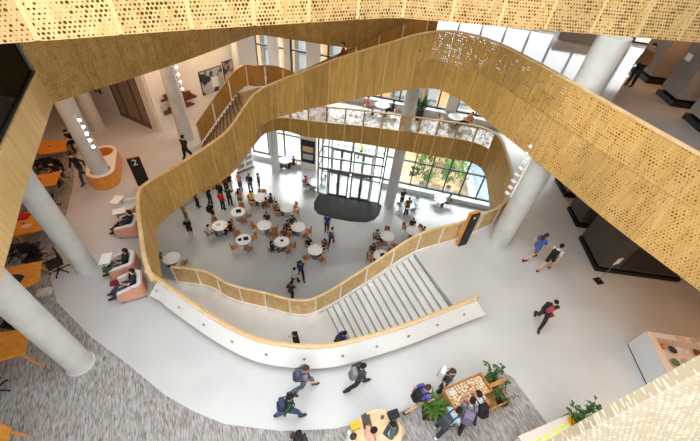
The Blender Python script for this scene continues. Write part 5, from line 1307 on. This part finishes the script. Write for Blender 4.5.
MB().box((0, -.03, 0), (.7, .05, 1.3)).build('canvas', mottled('canvas_brown', (62, 52, 46), (178, 160, 140), (1, 1, 1), 2.1, 1, lo=.44, hi=.54), pc); MB().box((0, 0, 0), (.76, .04, 1.36)).build('frame', BLACK, pc)
tag(MB().box((0, 0, 0), (.5, .02, .4)).build('wall_plaque', cm((198, 192, 184)), None, False, on_wall(.55, 7.85), grz), 'small grey text plaque on the white wall by the corner', 'plaque')
wood_art = thing('wall_panel', 'dark red wooden slat panel on the dim far wall', 'panel', (-15.6, 18.5, 8.4), math.atan2(1.16, -2.5) + PI)
for k in range(4): MB().box((-.6 + .4 * k, -.06, 0), (.2, .06, 1.6)).build('slat', plain('slat_red', (96, 50, 34), .6), wood_art)
def spot(x, y, z, a, label, lit, src=[None]):
    t = thing('spotlight', label, 'spotlight', (x, y, z), R(a))
    MB().tube([(0, 0, 0), (.12, 0, 0)], .015, 6).build('arm', WHITE, t)
    M = Matrix.Translation((.16, 0, .0)) @ Matrix.Rotation(R(58), 4, 'Y')
    MB().lathe([(.035, -.1), (.06, -.08), (.065, .08), (.05, .08)], n=14, M=M).build('lamp_head', WHITE, t, True)
    MB().lathe([(.048, .079), (.05, .086)], n=14, M=M).build('lamp_face', LAMPE if lit else WHITE, t, fix=False)
    return t
def spots_on(cx, cy, r, a, zs, lab, lit):
    MBp = MB().box((cx + (r + .03) * math.cos(R(a)), cy + (r + .03) * math.sin(R(a)), (zs[0] + zs[-1]) / 2), (.05, .05, abs(zs[-1] - zs[0]) + .3), R(a)).build('mounting_rail', WHITE)
    tag(MBp, 'white mounting rail on ' + lab, 'rail')
    nm = ('lowest', 'second lowest', 'third from bottom', 'fourth from bottom', 'fifth from bottom', 'sixth from bottom', 'seventh from bottom', 'topmost')
    for k, z in enumerate(zs):
        spot(cx + (r + .05) * math.cos(R(a)), cy + (r + .05) * math.sin(R(a)), z, a, '%s white spotlight on %s' % (nm[k] if k < len(zs) - 1 else 'topmost', lab), lit)
        if lit:
            l = bpy.data.lights.new('spot_glow', 'SPOT'); l.energy = 25; l.spot_size = R(80); l.color = (1, .86, .68); l.shadow_soft_size = .05
            o = bpy.data.objects.new('spot_glow', l); COL.objects.link(o); o.location = (cx + (r + .42) * math.cos(R(a)), cy + (r + .42) * math.sin(R(a)), z + .14)
            o.rotation_euler = Vector((math.cos(R(a)) * .8, math.sin(R(a)) * .8, .6)).to_track_quat('-Z', 'Y').to_euler()
spots_on(-11.4, 11.8, .34, -30, [8.75, 9.05, 9.35, 9.65, 9.95], 'the column in the wood drum', True)
spots_on(-9.47, 16.15, .36, -20, [9.5, 9.85, 10.2, 10.55], 'the column before the gallery wall', True)
spots_on(6.62, 10.75, .42, 165, [9.2, 9.5, 9.8, 10.1, 10.4, 10.7, 11.0, 11.3][:8], 'the big column by the totem', False)

# ------------------------------------------------------------------ light: sky over the open atrium, warm ceiling lamps below the slabs
w = bpy.data.worlds.new('sky'); SC.world = w; w.use_nodes = True
bg = w.node_tree.nodes['Background']; bg.inputs[0].default_value = (0.93, 0.97, 1.0, 1); bg.inputs[1].default_value = 1.9
def area(x, y, z, sx, sy, e, col, rx=0):
    l = bpy.data.lights.new('ceiling_or_fill_lamp', 'AREA'); l.shape = 'RECTANGLE'; l.size = sx; l.size_y = sy; l.energy = e; l.color = col
    o = bpy.data.objects.new('ceiling_or_fill_lamp', l); COL.objects.link(o); o.location = (x, y, z); o.rotation_euler = (rx, 0, 0)
WARM = (1, .68, .42)
area(-12.8, 12, 11.4, 5, 9, 65, (1, .46, .18)); area(-10.0, 16.6, 11.4, 1, 4, 45, WARM); area(-7.2, 18.6, 11.4, 1.5, 1.5, 50, WARM)
area(11.5, 13.0, 11.4, 2.0, 9, 65, (1, .48, .16)); area(12.8, 4.5, 11.4, 3, 6, 60, (1, .48, .16))
area(12.6, 14.5, 14.9, 3, 6, 170, (1, .52, .24)); area(-10.6, 17, 5.8, 4, 5, 70, (1, .82, .62)); area(0, 16, 14.9, 10, 3, 20, (1, .7, .4)); area(-.4, 21.6, 5.2, 4, 1.6, 40, (1, 1, 1))  # the last, white one is an added fill brightening the vestibule
ipl = smooth_path(INNER[:6], .2); il = arc_len(ipl)
for k in range(9):
    p = lerp_at(ipl, il, il[-1] * (k + .5) / 9); l = bpy.data.lights.new('rail_light', 'POINT'); l.energy = .22; l.color = (1, .85, .65); l.shadow_soft_size = .03
    o = bpy.data.objects.new('rail_light', l); COL.objects.link(o); o.location = (p[0], p[1] - .22, 4.32)
l = bpy.data.lights.new('sun', 'SUN'); l.energy = 3.4; l.angle = R(22); l.color = (1, .97, .92)
o = bpy.data.objects.new('sun', l); COL.objects.link(o); o.location = (0, 30, 40); o.rotation_euler = Vector((.15, -.75, -1.0)).to_track_quat('-Z', 'Y').to_euler()

cd = bpy.data.cameras.new('camera'); cd.sensor_width = 36; cd.sensor_fit = 'HORIZONTAL'; cd.lens = 17.7429; cd.clip_start = .05; cd.clip_end = 200
co = bpy.data.objects.new('camera', cd); COL.objects.link(co); SC.camera = co
co.matrix_world = Matrix([[0.993901, -0.110276, -0.0, 0.0], [0.077005, 0.694033, -0.715813, 0.0], [0.078937, 0.711448, 0.698292, 17.4], [0.0, 0.0, 0.0, 1.0]])
vs = SC.view_settings; vs.view_transform = 'Standard'; vs.look = 'None'; vs.gamma = 1.0; vs.use_curve_mapping = False; vs.exposure = 0.95
SC.cycles.use_denoising = True
SC.cycles.max_bounces = 8; SC.cycles.transparent_max_bounces = 16; SC.cycles.sample_clamp_indirect = 6
